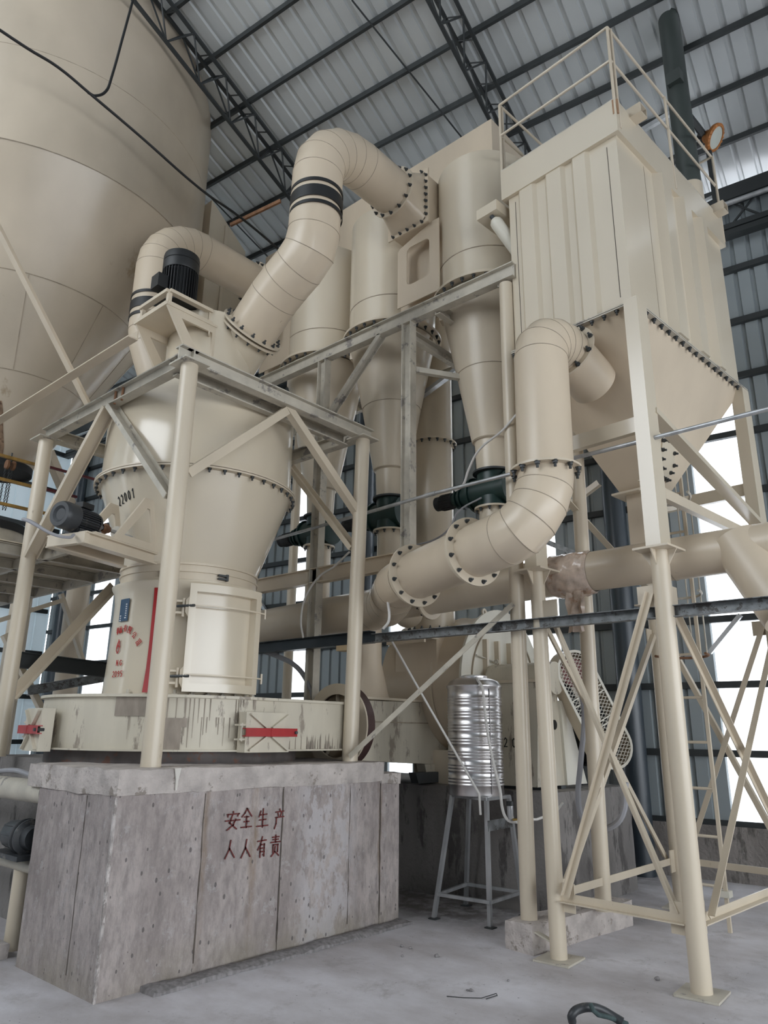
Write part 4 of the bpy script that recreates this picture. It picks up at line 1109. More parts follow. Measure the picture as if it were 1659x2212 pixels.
RD = thing('rectangular_duct', 'low cream rectangular duct running from the mill casing to the fan behind the tank', 'duct', (6.3, 5.5, 1.3))
MB().extr([(5.5, 5.32, 1.34), (7.2, 5.32, 1.25), (7.2, 5.32, 1.93), (5.5, 5.32, 1.915)], (0, .8, 0)).build('duct_body', 'cream_mud', RD, 0)
MB().span((5.5, 5.312, 1.70), (7.2, 5.32, 1.712)).build('seam', 'seam', RD, 0)
b = MB(); b.span((5.6, 5.29, 1.93), (7.2, 5.36, 1.955)); b.build('edge_strip', 'cream_paint', RD, 0)
for x in (6.82,): MB().extr([(x-.10, 5.3, 1.27), (x+.16, 5.3, 1.27), (x+.06, 5.3, 1.08), (x-.04, 5.3, 1.08)], (0, .12, 0)).build('foot', 'cream_mud', RD, 0)
MB().extr([(6.55, 5.25, 1.08), (7.2, 5.25, 1.08), (7.2, 5.25, 1.19), (6.50, 5.25, 1.19)], (0, .1, 0)).build('support_channel', 'dark_steel', RD, 0)
o = MB().rev((6.12, 5.62, 0), (0, 0, 1), [(.245, 1.93), (.15, 2.33), (.145, 2.72)], 44).build('return_cone', 'cream_warm'); tag(o, 'cream flared pipe standing on the rectangular duct beside the fan', 'pipe')
# flanged wheel-like opening at the end of the casing
WH = thing('casing_ring', 'large round ribbed flange with dark brown rim beside the right mill post', 'flange', (5.42, 5.28, 1.35))
wc = Vector((5.42, 5.33, 1.66))
ax = Vector((1, .04, 0)).normalized()
MB().rev(wc, ax, [(.33, -.05), (.40, -.05), (.40, .05), (.33, .05)], 60, closed=True).build('brown_rim', 'brown_rim', WH)
MB().rev(wc-ax*.03, ax, [(.30, -.05), (.405, -.05), (.405, -.03), (.30, -.03)], 60, closed=True).build('cream_rim', 'cream_paint', WH)
MB().rev(wc, ax, [(0, .03), (.345, .03)], 60).build('disc', 'cream_warm', WH)
A_, B_ = perp(ax)
for i in range(4):
    t = pi*i/4+.2; d_ = A_*cos(t)+B_*sin(t); MB().bar(wc-d_*.33, wc+d_*.33, .016, .04, up=ax).build('spoke', 'cream_paint', WH, 0)
# pedestal
PD = thing('bearing_pedestal', 'tall cream bearing stand with stencilled number between the fan and the belt guard', 'bearing stand', (7.2, 4.2, 1.08))
MB().extr([(6.80, 3.95, 1.10), (7.36, 3.95, 1.10), (7.30, 3.95, 1.95), (6.88, 3.95, 1.95)], (0, .65, 0)).build('stand_box', 'cream_mud', PD, 0)
MB().extr([(7.36, 3.92, 1.10), (7.80, 3.92, 1.10), (7.42, 3.92, 1.93), (7.30, 3.92, 1.95)], (0, .03, 0)).build('side_wing', 'fan_white', PD, 0)
MB().cyl((7.20, 3.945, 1.70), (7.20, 3.952, 1.70), .05, n=24).build('opening_shade_disc', 'black', PD)  # black disc painted for the shade inside a round hole
for i, (k_, z_) in enumerate((('2', 1.52), ('0', 1.515), ('0', 1.51))):
    b = MB()
    def Fm(u, v, i=i, z_=z_): return Vector((6.797, 4.30-i*.10-(u-.3)*.06, z_+(v-.5)*.085)), Vector((-1, 0, 0))
    strokes(b, k_, Fm, .010, 1); b.build('stencilled_digit', 'black', PD, 0)
b = MB(); b.cyl((7.1, 3.85, 2.17), (7.1, 4.62, 2.17), .17, n=32); b.span((6.88, 3.95, 1.95), (7.30, 4.6, 2.12)); b.build('bearing_housing', 'cream_mud', PD)
MB().span((6.86, 3.92, 2.12), (7.32, 4.64, 2.15)).build('split_flange', 'cream_paint', PD, 0)
MB().cyl((7.1, 4.6, 2.17), (7.1, 4.72, 2.17), .05, n=20).build('shaft', 'galvanised', PD)
b = MB()
for yy in (4.0, 4.5): b.rev((6.98, yy, 2.36), (1, 0, 0), [(.014, -.006), (.028, -.006), (.028, .006), (.014, .006)], 16, closed=True)
b.build('lifting_ring', 'cream_worn', PD)
for x0_ in (6.86, 7.24): MB().span((x0_, 3.93, 1.04), (x0_+.10, 4.6, 1.10)).build('foot_block', 'dark_steel', PD, 0)
# belt guard: pill-shaped box with wire mesh
BG = thing('belt_guard', 'slanting cream belt guard with wire mesh face in front of the fan pulley', 'belt guard', (7.6, 3.8, 1.3))
GN = Vector((cos(radians(240)), sin(radians(240)), 0)); _gp = AY(1244, 1452, 3.75)
def on_plane(px, py):
    d = _ray(px, py); e_ = Vector((0, 0, EYE)); return e_+d*((_gp-e_).dot(GN)/d.dot(GN))
g0 = on_plane(1244, 1452); g1 = on_plane(1325, 1612); rg = .235
gd = (g1-g0).normalized(); gs = gd.cross(GN).normalized()
out_ = [g0+(gs*cos(t)-gd*sin(t))*rg for t in [pi*i/14 for i in range(15)]]+[g1+(-gs*cos(t)+gd*sin(t))*rg for t in [pi*i/14 for i in range(15)]]
n = len(out_)
yv = -GN
b = MB(); b.add(out_+[p+yv*.18 for p in out_], [(i, (i+1) % n, n+(i+1) % n, n+i) for i in range(n)]+[tuple(n+i for i in range(n))]); b.build('casing', 'cream_paint', BG)
inn = [g0+(gs*cos(t)-gd*sin(t))*(rg-.028) for t in [pi*i/14 for i in range(15)]]+[g1+(-gs*cos(t)+gd*sin(t))*(rg-.028) for t in [pi*i/14 for i in range(15)]]
b = MB(); b.add(out_+inn+[p-yv*.012 for p in out_]+[p-yv*.012 for p in inn], [(2*n+i, 2*n+(i+1) % n, 3*n+(i+1) % n, 3*n+i) for i in range(n)]+[(i, (i+1) % n, 2*n+(i+1) % n, 2*n+i) for i in range(n)]+[(n+i, 3*n+i, 3*n+(i+1) % n, n+(i+1) % n) for i in range(n)])
b.build('rim', 'fan_white', BG, 0)
b = MB(); L_ = (g1-g0).length
def inside(p):
    d = p-g0; u = d.dot(gd); u = min(max(u, 0), L_); return (p-(g0+gd*u)).length < rg-.02
for s1 in (1, -1):
    dm = (gd*.55+gs*.83*s1).normalized() if True else gd
    pm = dm.cross(GN).normalized()
    for i in range(-40, 41):
        base = g0.lerp(g1, .5)+pm*i*.036
        run = None
        for j in range(-60, 61):
            p = base+dm*j*.02
            if inside(p):
                if run is None: run = p
                last = p
            elif run is not None: b.bar(run, last, .005, .005); run = None
        if run is not None: b.bar(run, last, .005)
mesh_ = b.build('wire_mesh', 'fan_white', BG, 0)
for u in (.28, .36, .66, .72):
    p = g0+gd*L_*u; MB().bar(p+gs*(rg-.02)-yv*.008, p-gs*(rg-.02)-yv*.008, .016, .012).build('cross_bar', 'fan_white', BG, 0)
MB().cyl(g0+yv*.04, g0+yv*.15, .15, n=32).build('pulley', 'brown_cover', BG)
MB().cyl(g1+yv*.04, g1+yv*.15, .12, n=32).build('pulley', 'soft_black', BG)
b = MB(); b.bar(g0+gs*.13+yv*.1, g1+gs*.10+yv*.1, .012, .08); b.bar(g0-gs*.13+yv*.1, g1-gs*.10+yv*.1, .012, .08); b.build('belts', 'soft_black', BG, 0)
FMo = thing('fan_motor', 'dark finned motor behind the lower end of the belt guard', 'electric motor', (8.2, 4.3, 1.08))
MB().cyl((8.20, 4.0, 1.46), (8.20, 4.62, 1.46), .21, n=32).build('housing', 'soft_black', FMo)
b = MB()
for i in range(28):
    t = 2*pi*i/28; b.box((8.20+.225*cos(t), 4.3, 1.46+.225*sin(t)), (.01, .5, .01))
b.build('cooling_fins', 'soft_black', FMo, 0); MB().span((7.95, 4.05, 1.06), (8.3, 4.6, 1.27)).build('foot', 'soft_black', FMo, 0)

# ================================================================== STEEL WATER TANK
TK = thing('water_tank', 'round ribbed stainless steel water tank with domed lid on a four-legged stand', 'water tank', (6.22, 4.28, 1.04))
tc = Vector((6.22, 4.28, 0)); pr = [(0, 1.045), (.262, 1.045), (.265, 1.06)]
z = 1.12
random.seed(2)
for grp in range(7):
    zz = 1.14+grp*.122
    for q in range(3):
        zc = zz+q*.028
        pr += [(.262, zc-.011), (.268, zc-.005), (.268, zc+.005), (.262, zc+.011)]
    pr += [(.2625, zz+.10)]
pr += [(.262, 2.02), (.274, 2.035), (.274, 2.05), (.262, 2.06), (.24, 2.095), (.17, 2.125), (.14, 2.128), (.14, 2.145), (.10, 2.158), (0, 2.165)]
MB().rev(tc, (0, 0, 1), pr, 72).build('tank_body', 'stainless', TK, 50)
b = MB(); t = 247; b.box(tc+rot((.267, 0, 1.54), radians(t)), (.006, .008, .95), radians(t)); b.build('vertical_seam', 'stainless_seam', TK, 0)
TS = thing('tank_stand', 'four-legged galvanised stand holding the round steel tank', 'stand', (6.22, 4.28, 0))
ft = [AZ_(1060, 2005, .0), AZ_(938, 1985, 0), AZ_(1018, 1958, 0), AZ_(1145, 1978, 0)]
tpz = 1.03
tps = [tc+Vector((a_, b2, tpz)) for a_, b2 in ((-.12, -.235), (-.25, .13), (.10, .25), (.25, -.10))]
tps = [AX(1052, 1724, 6.02), AX(978, 1717, 6.1), Vector((6.42, 4.50, 1.03)), Vector((6.45, 4.06, 1.03))]
for p in tps: p.z = 1.03
ft[2] = Vector((6.50, 4.62, 0)); ft[3] = Vector((6.55, 4.0, 0))
for f_, t_ in zip(ft, tps):
    MB().angle(f_, t_, .035, .005).build('leg', 'galvanised', TS, 0)
    MB().box(f_+Vector((0, 0, .004)), (.08, .08, .008)).build('foot', 'dark_steel', TS, 0)
lv = [f_.lerp(t_, .19) for f_, t_ in zip(ft, tps)]
for i in range(4):
    MB().bar(lv[i], lv[(i+1) % 4], .028, .028).build('tie_bar', 'galvanised', TS, 0)
    MB().bar(tps[i], tps[(i+1) % 4], .03, .03).build('top_bar', 'galvanised', TS, 0)
MB().bar(tps[0].lerp(ft[0], .22), tps[3].lerp(ft[3], .22), .006, .09).build('bracket_plate', 'zinc_tray', TS, 0)
# hose and filter
hs = [(1037, 1476, 5.95), (1043, 1490, 5.93), (1050, 1560, 5.92), (1064, 1640, 5.92), (1080, 1705, 5.90), (1086, 1750, 5.90), (1098, 1772, 5.88), (1118, 1776, 5.86)]
hpts = [AX(px, py, x_) for px, py, x_ in hs]; hp2 = []
for i in range(len(hpts)-1):
    hp2 += arc_pts(hpts[i], hpts[min(i+1, len(hpts)-1)]-hpts[max(0, i-1)], hpts[i+1], hpts[min(i+2, len(hpts)-1)]-hpts[i], 4)[:-1]
o = MB().tube([tc+Vector((-.03, -.03, 2.15))]+hp2+[hpts[-1]], .013, 10).build('hose', 'white_hose'); tag(o, 'pale hose running down the front of the steel tank to the filter', 'hose')
o = MB().tube([AX(838, 1370, 5.7), AX(900, 1480, 5.8), AX(1035, 1715, 5.93), AX(1038, 1760, 5.95)], .011, 10).build('rod', 'white_hose'); tag(o, 'pale straight rod slanting down to the front leg of the tank stand', 'rod')
WF = thing('water_filter', 'small clear-bowled water filter with black cap beside the tank stand leg', 'filter', AX(1105, 1775, 5.85))
w0 = AX(1103, 1770, 5.85); w0 = Vector((w0.x, w0.y, w0.z))
MB().rev(w0, (0, 0, 1), [(0, -.005), (.02, 0), (.027, .03), (.027, .11), (0, .11)], 20).build('bowl', 'filter_bowl', WF)
MB().cyl(w0+Vector((0, 0, .11)), w0+Vector((0, 0, .145)), .034, n=20).build('cap', 'black', WF)
MB().cyl(w0+Vector((.0, -.02, .0)), w0+Vector((.05, -.10, .0)), .010, n=10).build('fitting', 'brass', WF)
o = MB().tube([w0+Vector((.04, -.1, 0)), AX(1160, 1770, 6.0), AX(1200, 1755, 6.2), AX(1215, 1735, 6.5)], .011, 10).build('hose', 'white_hose'); tag(o, 'pale hose leaving the water filter to the right behind the post', 'hose')

# ================================================================== BAG FILTER
BF = thing('dust_filter', 'tall cream box dust filter with ribbed walls, roof railing and pointed hopper on four legs', 'dust filter', Q(6.5, 3.13, 5.1))
fx0, fx1, fy0, fy1, fz0, fz1 = 5.33, 7.64, 2.52, 3.74, 5.15, 6.93
def rib_line(a, b, s, marks, d=.032, fl=.035):
    # offsets outward between marks (start, end)
    pts = [(a, 0)]
    for m0, m1 in marks: pts += [(m0, 0), (m0+s*fl, d), (m1-s*fl, d), (m1, 0)]
    return pts+[(b, 0)]
L1 = rib_line(fy1, fy0, -1, [(3.62, 3.40), (3.30, 3.07), (3.00, 2.80)])
L2 = rib_line(fx0, fx1, 1, [(6.02, 6.34), (6.50, 6.80), (6.94, 7.18)], .075, .07)
P = [(fx0-d, y) for y, d in L1]+[(x, fy0-d) for x, d in L2][1:]+[(fx1, fy1)]
MB().extr([Q(x, y, fz0) for x, y in P], (0, 0, fz1-fz0)).build('filter_body', 'cream_smooth', BF, 0)
for y in (3.66, 2.62): MB().span((fx0-.002, y-.003, 5.25), (fx0+.01, y+.003, 6.85), YF).build('panel_joint', 'joint_dark', BF, 0)
MB().span((5.85-.003, fy0-.002, 5.2), (5.85+.003, fy0+.01, 6.9), YF).build('panel_joint', 'seam', BF, 0)
b = MB().span((5.285, 2.475, 6.925), (7.70, 3.80, 7.285), YF); roof = b.build('roof_band', 'cream_smooth', BF, 0)
MB().extr([Q(5.285, 2.475, 7.285), Q(7.70, 2.475, 7.285), Q(7.70, 3.80, 7.285), Q(5.285, 3.80, 7.285)], (0, 0, .012)).build('roof_sheet', 'cream_worn', BF, 0)
for x, l in ((5.62, 1), (7.52, 2)):
    b = MB(); c_ = Q(x, 2.44, 7.30)
    b.box(c_+Vector((0, 0, .055)), (.13, .16, .012), YF); b.box(c_-Vector((0, 0, .045)), (.13, .16, .012), YF)
    b.box(Q(x-.06, 2.44, 7.305), (.012, .16, .11), YF); b.box(Q(x+.06, 2.44, 7.305), (.012, .16, .11), YF)
    b.build('lifting_socket', 'cream_paint', roof, 0)
for (xr, yr) in ((5.292, 2.50), (5.31, 2.468)):
    b = MB(); o_ = Q(xr, yr, 7.0)
    b.span((xr-.008, yr-.008, 7.12), (xr+.005, yr+.008, 7.286), YF); b.build('rust_run', 'rust_pale', roof, 0)
f = MB(); f.span((5.275, 2.465, 5.118), (7.71, 3.81, 5.130), YF); f.span((5.275, 2.465, 5.136), (7.71, 3.81, 5.148), YF)
f = f.build('body_flange', 'cream_worn', BF, 0)
bolt_line(f, Q(5.30, 3.80, 5.118), Q(5.30, 2.47, 5.118), 11, (0, 0, -1), 1.7)
bolt_line(f, Q(5.30, 2.49, 5.118), Q(7.70, 2.49, 5.118), 17, (0, 0, -1), 1.7)
hz = 3.84; hc = (6.50, 3.13); hh_ = .165
top = [Q(fx0, fy0, 5.118), Q(fx1, fy0, 5.118), Q(fx1, fy1, 5.118), Q(fx0, fy1, 5.118)]
bot = [Q(hc[0]+i*hh_, hc[1]+j*hh_, hz) for i, j in ((-1, -1), (1, -1), (1, 1), (-1, 1))]
hp_ = MB().add(top+bot, [(i, (i+1) % 4, 4+(i+1) % 4, 4+i) for i in range(4)]+[(4, 5, 6, 7)]).build('hopper', 'cream_warm', BF, 0)
# bolted plate near the hopper tip
nrm = (top[1]-top[0]).cross(bot[0]-top[0]).normalized()
if nrm.y > 0: nrm = -nrm
def onh(u, v):
    a = top[0].lerp(top[1], u); c_ = bot[0].lerp(bot[1], u); return a.lerp(c_, v)
pl = [onh(.30, .66), onh(.52, .62), onh(.66, .80), onh(.60, .93), onh(.40, .93), onh(.28, .80)]
o = MB().extr([p+nrm*.001 for p in pl], nrm*.010).build('access_plate', 'cream_smooth', hp_, 0)
for i in range(6):
    bolt(o, pl[i].lerp(sum(pl, Vector())/6, .10)+nrm*.010, nrm, 1.8); bolt(o, pl[i].lerp(pl[(i+1) % 6], .5).lerp(sum(pl, Vector())/6, .10)+nrm*.010, nrm, 1.8)
f = MB().box(Q(hc[0], hc[1], 3.83), (.46, .46, .02), YF).build('chute_flange', 'cream_paint', BF, 0)
b = MB().box(Q(hc[0], hc[1], 3.48), (.26, .26, .68), YF); b.build('chute', 'cream_warm', BF, 0)
# railing
RL = MB(); rz0, rz1, rzm = 7.29, 8.17, 7.76
cor = [(5.30, 2.49), (7.68, 2.49), (7.68, 3.79), (5.30, 3.79)]
rail = MB().cyl(Q(5.30, 2.49, rz0), Q(5.30, 2.49, rz1), .017, n=10)
rails = [((5.30, 2.49), 1), ((5.345, 2.48), 1), ((6.47, 2.48), 1), ((7.68, 2.48), 1), ((5.30, 3.79), 1), ((5.345, 3.79), 1), ((6.6, 3.79), 1), ((7.68, 3.79), 1)]
for (x, y), _ in rails: MB().cyl(Q(x, y, 6.98 if y < 3 or x < 5.4 else rz0), Q(x, y, rz1), .015, n=10).build('rail_post', 'cream_paint', BF)
for z in (rz1, rzm):
    for i in range(4): 
        if i == 1 and z == rzm: continue
        MB().cyl(Q(*cor[i], z), Q(*cor[(i+1) % 4], z), .014, n=10).build('rail', 'cream_paint', BF)
# air receiver and control box on the side
AC = thing('air_receiver', 'small white air cylinder hanging under the cream corner box of the filter', 'air cylinder', Q(5.30, 3.93, 6.35))
c0 = AX(1070, 478, 5.28, YF); c1 = AX(1108, 530, 5.45, YF); dc = (c1-c0).normalized()
MB().rev(c0, dc, [(0, -.035), (.035, -.03), (.062, .0), (.068, .03), (.068, .45), (0, .45)], 32).build('cylinder', 'fan_white', AC)
MB().cyl(c0-dc*.07, c0-dc*.02, .025, n=12).build('valve', 'dark_steel', AC)
b = MB().box(Q(5.36, 3.93, 6.83), (.34, .26, .12), YF); o = b.build('cover_box', 'cream_smooth', None, 0); tag(o, 'small cream projecting box at the upper left corner of the box filter', 'box')
# supports
FS = thing('filter_tower', 'cream four-legged braced steel frame with tall pipe legs carrying the box filter', 'steel frame', Q(6.4, 3.0, 0))
legs = [Q(5.23, 3.52, 0), Q(5.275, 2.475, 0), Q(7.62, 2.52, 0), Q(7.62, 3.70, 0)]
heads = [Q(5.30, 3.60, 0), Q(5.28, 2.475, 0), Q(7.62, 2.52, 0), Q(7.62, 3.70, 0)]
for i, (a_, h_) in enumerate(zip(legs, heads)):
    zt_ = 2.95
    up_ = Vector((h_.x, h_.y, zt_))
    MB().cyl(a_+Vector((0, 0, .01)), up_, .068 if i == 1 else .063, n=32).build('leg', 'cream_paint', FS)
    MB().box(a_+Vector((0, 0, .008)), (.30, .28, .014), YF+.15).build('base_plate', 'cream_worn', FS, 0)
    MB().box(up_+Vector((0, 0, .008)), (.30, .28, .016), YF).build('head_plate', 'cream_paint', FS, 0)
    for k in range(4):
        t = YF+pi/2*k; d_ = Vector((cos(t), sin(t), 0)); e_ = Vector((-sin(t), cos(t), 0))
        MB().extr([up_+d_*.06-e_*.005, up_+d_*.14-e_*.005, up_+d_*.06-e_*.005-Vector((0, 0, .13))], e_*.010).build('gusset', 'cream_paint', FS, 0)
    MB().box(Vector((h_.x, h_.y, (2.966+5.118)/2)), (.17, .12, 5.118-2.966), YF).build('column', 'cream_smooth', FS, 0)
def mk(i, z): return legs[i].lerp(heads[i], z/2.95)*1+Vector((0, 0, z))
def lp(i, z): p = legs[i].lerp(heads[i], z/2.95); return Vector((p.x, p.y, z))
for i in range(4):
    j = (i+1) % 4; d_ = (lp(j, 0)-lp(i, 0)).normalized(); nn = Vector((d_.y, -d_.x, 0))
    for (a_, b2, s_) in ((lp(i, .46), lp(j, 2.64), .045), (lp(i, 2.64), lp(j, .46), -.03)):
        MB().angle(a_+d_*.10+nn*s_, b2-d_*.10+nn*s_, .05, .008, up=nn).build('brace', 'cream_paint', FS, 0)
    MB().angle(lp(i, .40)+d_*.05, lp(j, .40)-d_*.05, .06, .008).build('tie_bar', 'cream_paint', FS, 0)
    for e in (i, j):
        sg = 1 if e == i else -1
        MB().box(lp(e, .43)+d_*.10*sg, (.13, .012, .20), atan2(d_.y, d_.x)).build('gusset', 'cream_paint', FS, 0)
        MB().box(lp(e, 2.62)+d_*.12*sg+nn*.02, (.14, .012, .14), atan2(d_.y, d_.x)).build('gusset', 'cream_paint', FS, 0)
for z in (3.92,):
    MB().chan(Q(5.3, 2.5, 4.02), Q(5.3, 3.7, 4.02), .06, .13, .01).build('tie_beam', 'cream_smooth', FS, 0)
    MB().chan(Q(7.6, 2.5, 4.02), Q(7.6, 3.7, 4.02), .06, .13, .01).build('tie_beam', 'cream_smooth', FS, 0)
MB().chan(Q(5.34, 2.46, 4.12), Q(7.60, 2.50, 3.62), .05, .11, .01, up=(0, 1, 0)).build('brace', 'cream_smooth', FS, 0)
MB().chan(Q(7.60, 2.62, 3.55), Q(5.4, 2.62, 3.55), .06, .09, .01).build('tie_beam', 'cream_paint', FS, 0)
MB().angle(Q(5.3, 3.66, 4.0), Q(7.6, 3.66, 3.0), .07, .01).build('brace', 'cream_smooth', FS, 0)
o = MB().bar(AX(1133, 1998, 5.52), Q(5.22, 3.50, .10), .05, .012).build('base_strap', 'cream_worn', None, 0); tag(o, 'short flat bar from the low concrete plinth to the front left filter leg', 'strap')

# exhaust pipe, hoist frame and floodlight on the roof
e0 = AX(1490, 395, 7.30, YF); EP = thing('exhaust_pipe', 'dark green vertical pipe rising from the filter roof through the hall roof', 'exhaust pipe', (e0.x, e0.y, 7.3))
MB().cyl((e0.x, e0.y, 7.55), (e0.x, e0.y, 10.6), .122, n=36).build('pipe', 'green_pipe', EP)
MB().cyl((e0.x, e0.y, 7.29), (e0.x, e0.y, 7.60), .13, n=36).build('collar', 'cream_paint', EP)
b = MB().box((e0.x-.13, e0.y-.02, 9.05), (.10, .16, .16), YF); b.build('clamp', 'green_pipe', EP, 0)
HF = thing('hoist_frame', 'black steel hoist frame standing on the filter roof behind the railing', 'hoist frame', Q(7.0, 2.7, 7.3))
ya_ = 2.62
pa = AY(1470, 215, ya_, YF); pb = AY(1530, 318, ya_, YF)
qa, qb = rot(pa, -YF), rot(pb, -YF); zb = (qa.z+qb.z)/2
for x in (qa.x, qb.x):
    MB().box(Q(x, ya_, (7.3+zb)/2), (.055, .055, zb-7.3), YF).build('post', 'building_steel', HF, 0)
    MB().box(Q(x, 3.6, (7.3+zb)/2), (.055, .055, zb-7.3), YF).build('post', 'building_steel', HF, 0)
    MB().bar(Q(x, ya_-.0, zb), Q(x, 3.6, zb), .05, .06).build('beam', 'galvanised' if x == qa.x else 'building_steel', HF, 0)
MB().bar(Q(qa.x-.1, ya_, zb+.03), Q(qb.x+.05, ya_, zb+.03), .05, .06).build('beam', 'building_steel', HF, 0)
MB().bar(Q(qb.x, ya_, 7.9), Q(qb.x, 3.6, 7.9), .03, .04).build('beam', 'galvanised', HF, 0)
lc = AX(1541, 297, rot(Q(qb.x, 0, 0), 0).x*0+qb.x-.02, YF)
FL = thing('floodlight', 'round orange floodlight clamped to the black hoist frame above the filter roof', 'floodlight', lc)
vd = Vector((-.12, -.92, -.45)).normalized()
vd = (-(lc-Vector((0, 0, 1.6))).normalized()*.62+RGT*.75-UPV*.12).normalized()
MB().rev(lc, vd, [(.0, -.12), (.06, -.12), (.075, -.10), (.095, -.02), (.155, -.01), (.165, .01), (.165, .035), (.145, .045), (.13, .045), (.13, .03)], 40).build('housing', 'orange_paint', FL)
MB().rev(lc, vd, [(0, .035), (.131, .032)], 40).build('lens', 'lamp_glass', FL)
b = MB()
A_, B_ = perp(vd)
for i in range(20): t = 2*pi*i/20; b.box(lc+vd*.035+(A_*cos(t)+B_*sin(t))*.150, (.02, .02, .02), t)
b.build('rim_lugs', 'orange_paint', FL, 0)
MB().cyl(lc-vd*.12, lc-vd*.20, .045, n=20).build('gland', 'black', FL)
MB().tube([lc-vd*.19, lc-vd*.24+Vector((0, 0, .1)), lc-vd*.28+Vector((0, 0, .16)), lc-vd*.22+Vector((0, 0, .05))], .010, 8).build('cable', 'black', FL)

# ================================================================== SILO AND THE LEFT SIDE
SX, SY, SR = 3.36, 9.6, 2.23
SI = thing('silo', 'enormous cream silo with conical bottom filling the upper left', 'silo', (SX, SY, 4.7))
MB().rev((SX, SY, 0), (0, 0, 1), [(SR, 7.96), (SR, 11.3), (0, 11.6)], 128).build('shell', 'silo_paint', SI)
MB().rev((SX, SY, 0), (0, 0, 1), [(SR-.003, 7.965), (.40, 4.80)], 128).build('cone', 'silo_paint', SI)
b = MB(); b.rev((SX, SY, 0), (0, 0, 1), [(SR+.001, 7.955), (SR+.006, 7.96), (SR+.001, 7.966)], 128)
for z, r in ((6.75, .40+(SR-.4)*(6.75-4.8)/3.165), (5.75, .40+(SR-.4)*(5.75-4.8)/3.165)): b.rev((SX, SY, 0), (0, 0, 1), [(r+.0, z-.006), (r+.005, z), (r+.001, z+.006)], 128)
for z in (9.3,): b.rev((SX, SY, 0), (0, 0, 1), [(SR+.0, z-.005), (SR+.004, z), (SR+.0, z+.005)], 128)
for t in (215, 250, 285, 320, 340):
    for (ra, za, rb2, zb_) in ((.40+(SR-.4)*(5.75-4.8)/3.165, 5.75, .40+(SR-.4)*(6.75-4.8)/3.165, 6.75),):
        d_ = Vector((cos(radians(t)), sin(radians(t)), 0)); c_ = Vector((SX, SY, 0)); b.bar(c_+d_*ra+Vector((0, 0, za)), c_+d_*rb2+Vector((0, 0, zb_)), .006)
b.build('plate_seams', 'seam', SI)
MB().rev((SX, SY, 0), (0, 0, 1), [(.40, 4.72), (.415, 4.72), (.415, 4.81), (.40, 4.81)], 64, closed=True).build('outlet_rim', 'soft_black', SI)
MB().cyl((SX, SY, 4.76), (SX, SY, 4.79), .40, n=48).build('mouth_shade_disc', 'soft_black', SI)  # black disc: the dark of the hollow outlet put into colour
b = MB(); vs = []; rows_ = [(0, 10), (.12, 9), (.28, 5.5), (.48, 3), (.60, 1)]
for h_, w_ in rows_:
    r = .402+(SR-.4)*h_/3.165
    for j in range(5): t = radians(252-8+(j-2)*w_*.6); vs.append((SX+(r+.006)*cos(t), SY+(r+.006)*sin(t), 4.805+h_))
b.add(vs, [(i*5+j, i*5+j+1, i*5+j+6, i*5+j+5) for i in range(4) for j in range(4)])
b.build('burn_mark', 'burn', SI)
LG = thing('silo_trestle', 'cream steel legs and braces carrying the silo on the left', 'steel frame', (SX, SY, 0))
for x, y in ((4.98, 10.3), (1.7, 11.2), (4.98, 12.2)):
    MB().cyl((x, y, 0), (x, y, 4.4), .16, n=32).build('leg', 'cream_warm', LG)
pq = [AX(0, 935, 2.72), AX(287, 720, 2.72)]
zm = (pq[0].z+pq[1].z)/2
MB().angle(Vector((2.72, pq[0].y+.8, zm)), Vector((2.72, pq[1].y-.1, zm)), .09, .012).build('ring_beam', 'cream_warm', LG, 0)
MB().angle(AY(-60, 400, 6.95), AY(192, 895, 6.95), .08, .01).build('brace', 'cream_warm', LG, 0)
MB().bar((4.9, 10.2, 4.3), (3.9, 9.9, 5.6), .12, .12).build('bracket', 'cream_warm', LG, 0)
for (a_, b2, Y_, w, m_) in (((125, 1285), (172, 1430), 9.6, .08, 'cream_paint'), ((0, 1375), (85, 1545), 8.4, .09, 'cream_paint'), ((140, 1300), (0, 1345), 8.6, .05, 'cream_paint')):
    MB().angle(AY(*a_, Y_), AY(*b2, Y_), w, .01).build('brace', m_, LG, 0)
o = MB().angle(AY(28, 1512, 7.62), AY(250, 1272, 7.62), .10, .01).build('diagonal_strut', 'cream_paint', None, 0); tag(o, 'cream diagonal angle bar left of the mill drum behind the left post', 'brace')
o = MB().ibeam(AY(40, 1425, 7.9), AY(236, 1448, 7.9), .10, .16, .01).build('floor_beam', 'building_steel', None, 0); tag(o, 'dark grey steel beam left of the mill drum, the upper of two', 'beam')
o = MB().ibeam(AY(60, 1492, 8.3), AY(232, 1462, 8.3), .08, .10, .01).build('floor_beam', 'zinc_tray', None, 0); tag(o, 'grey steel beam left of the mill drum, the lower of two', 'beam')
PF = thing('platform', 'cream steel platform with joists seen from below left of the mill neck', 'platform', (3.6, 9, 3.2))
b = MB(); b.span((3.16, 6.95, 3.40), (4.27, 7.6, 3.41)); b.span((2.1, 7.6, 3.40), (4.27, 11.5, 3.41)); b.build('deck_plate', 'cream_smooth', PF, 0)
for x in (4.25, 3.3, 2.12): MB().chan((x, 6.95 if x > 3 else 7.6, 3.34), (x, 11.5, 3.34), .05, .11, .008).build('joist', 'cream_worn', PF, 0)
for y in (6.97, 7.65, 8.4, 9.2, 10.0, 10.8): MB().chan((3.2 if y < 7.6 else 2.12, y, 3.34), (4.25, y, 3.34), .05, .11, .008).build('joist', 'cream_worn', PF, 0)
TB = thing('receiving_bin', 'round cream bin with soot-black rim under the silo mouth', 'bin', (SX-.05, SY, 3.41))
MB().rev((SX-.05, SY, 0), (0, 0, 1), [(.50, 3.41), (.50, 3.95), (.46, 3.95)], 48).build('bin', 'cream_worn', TB)
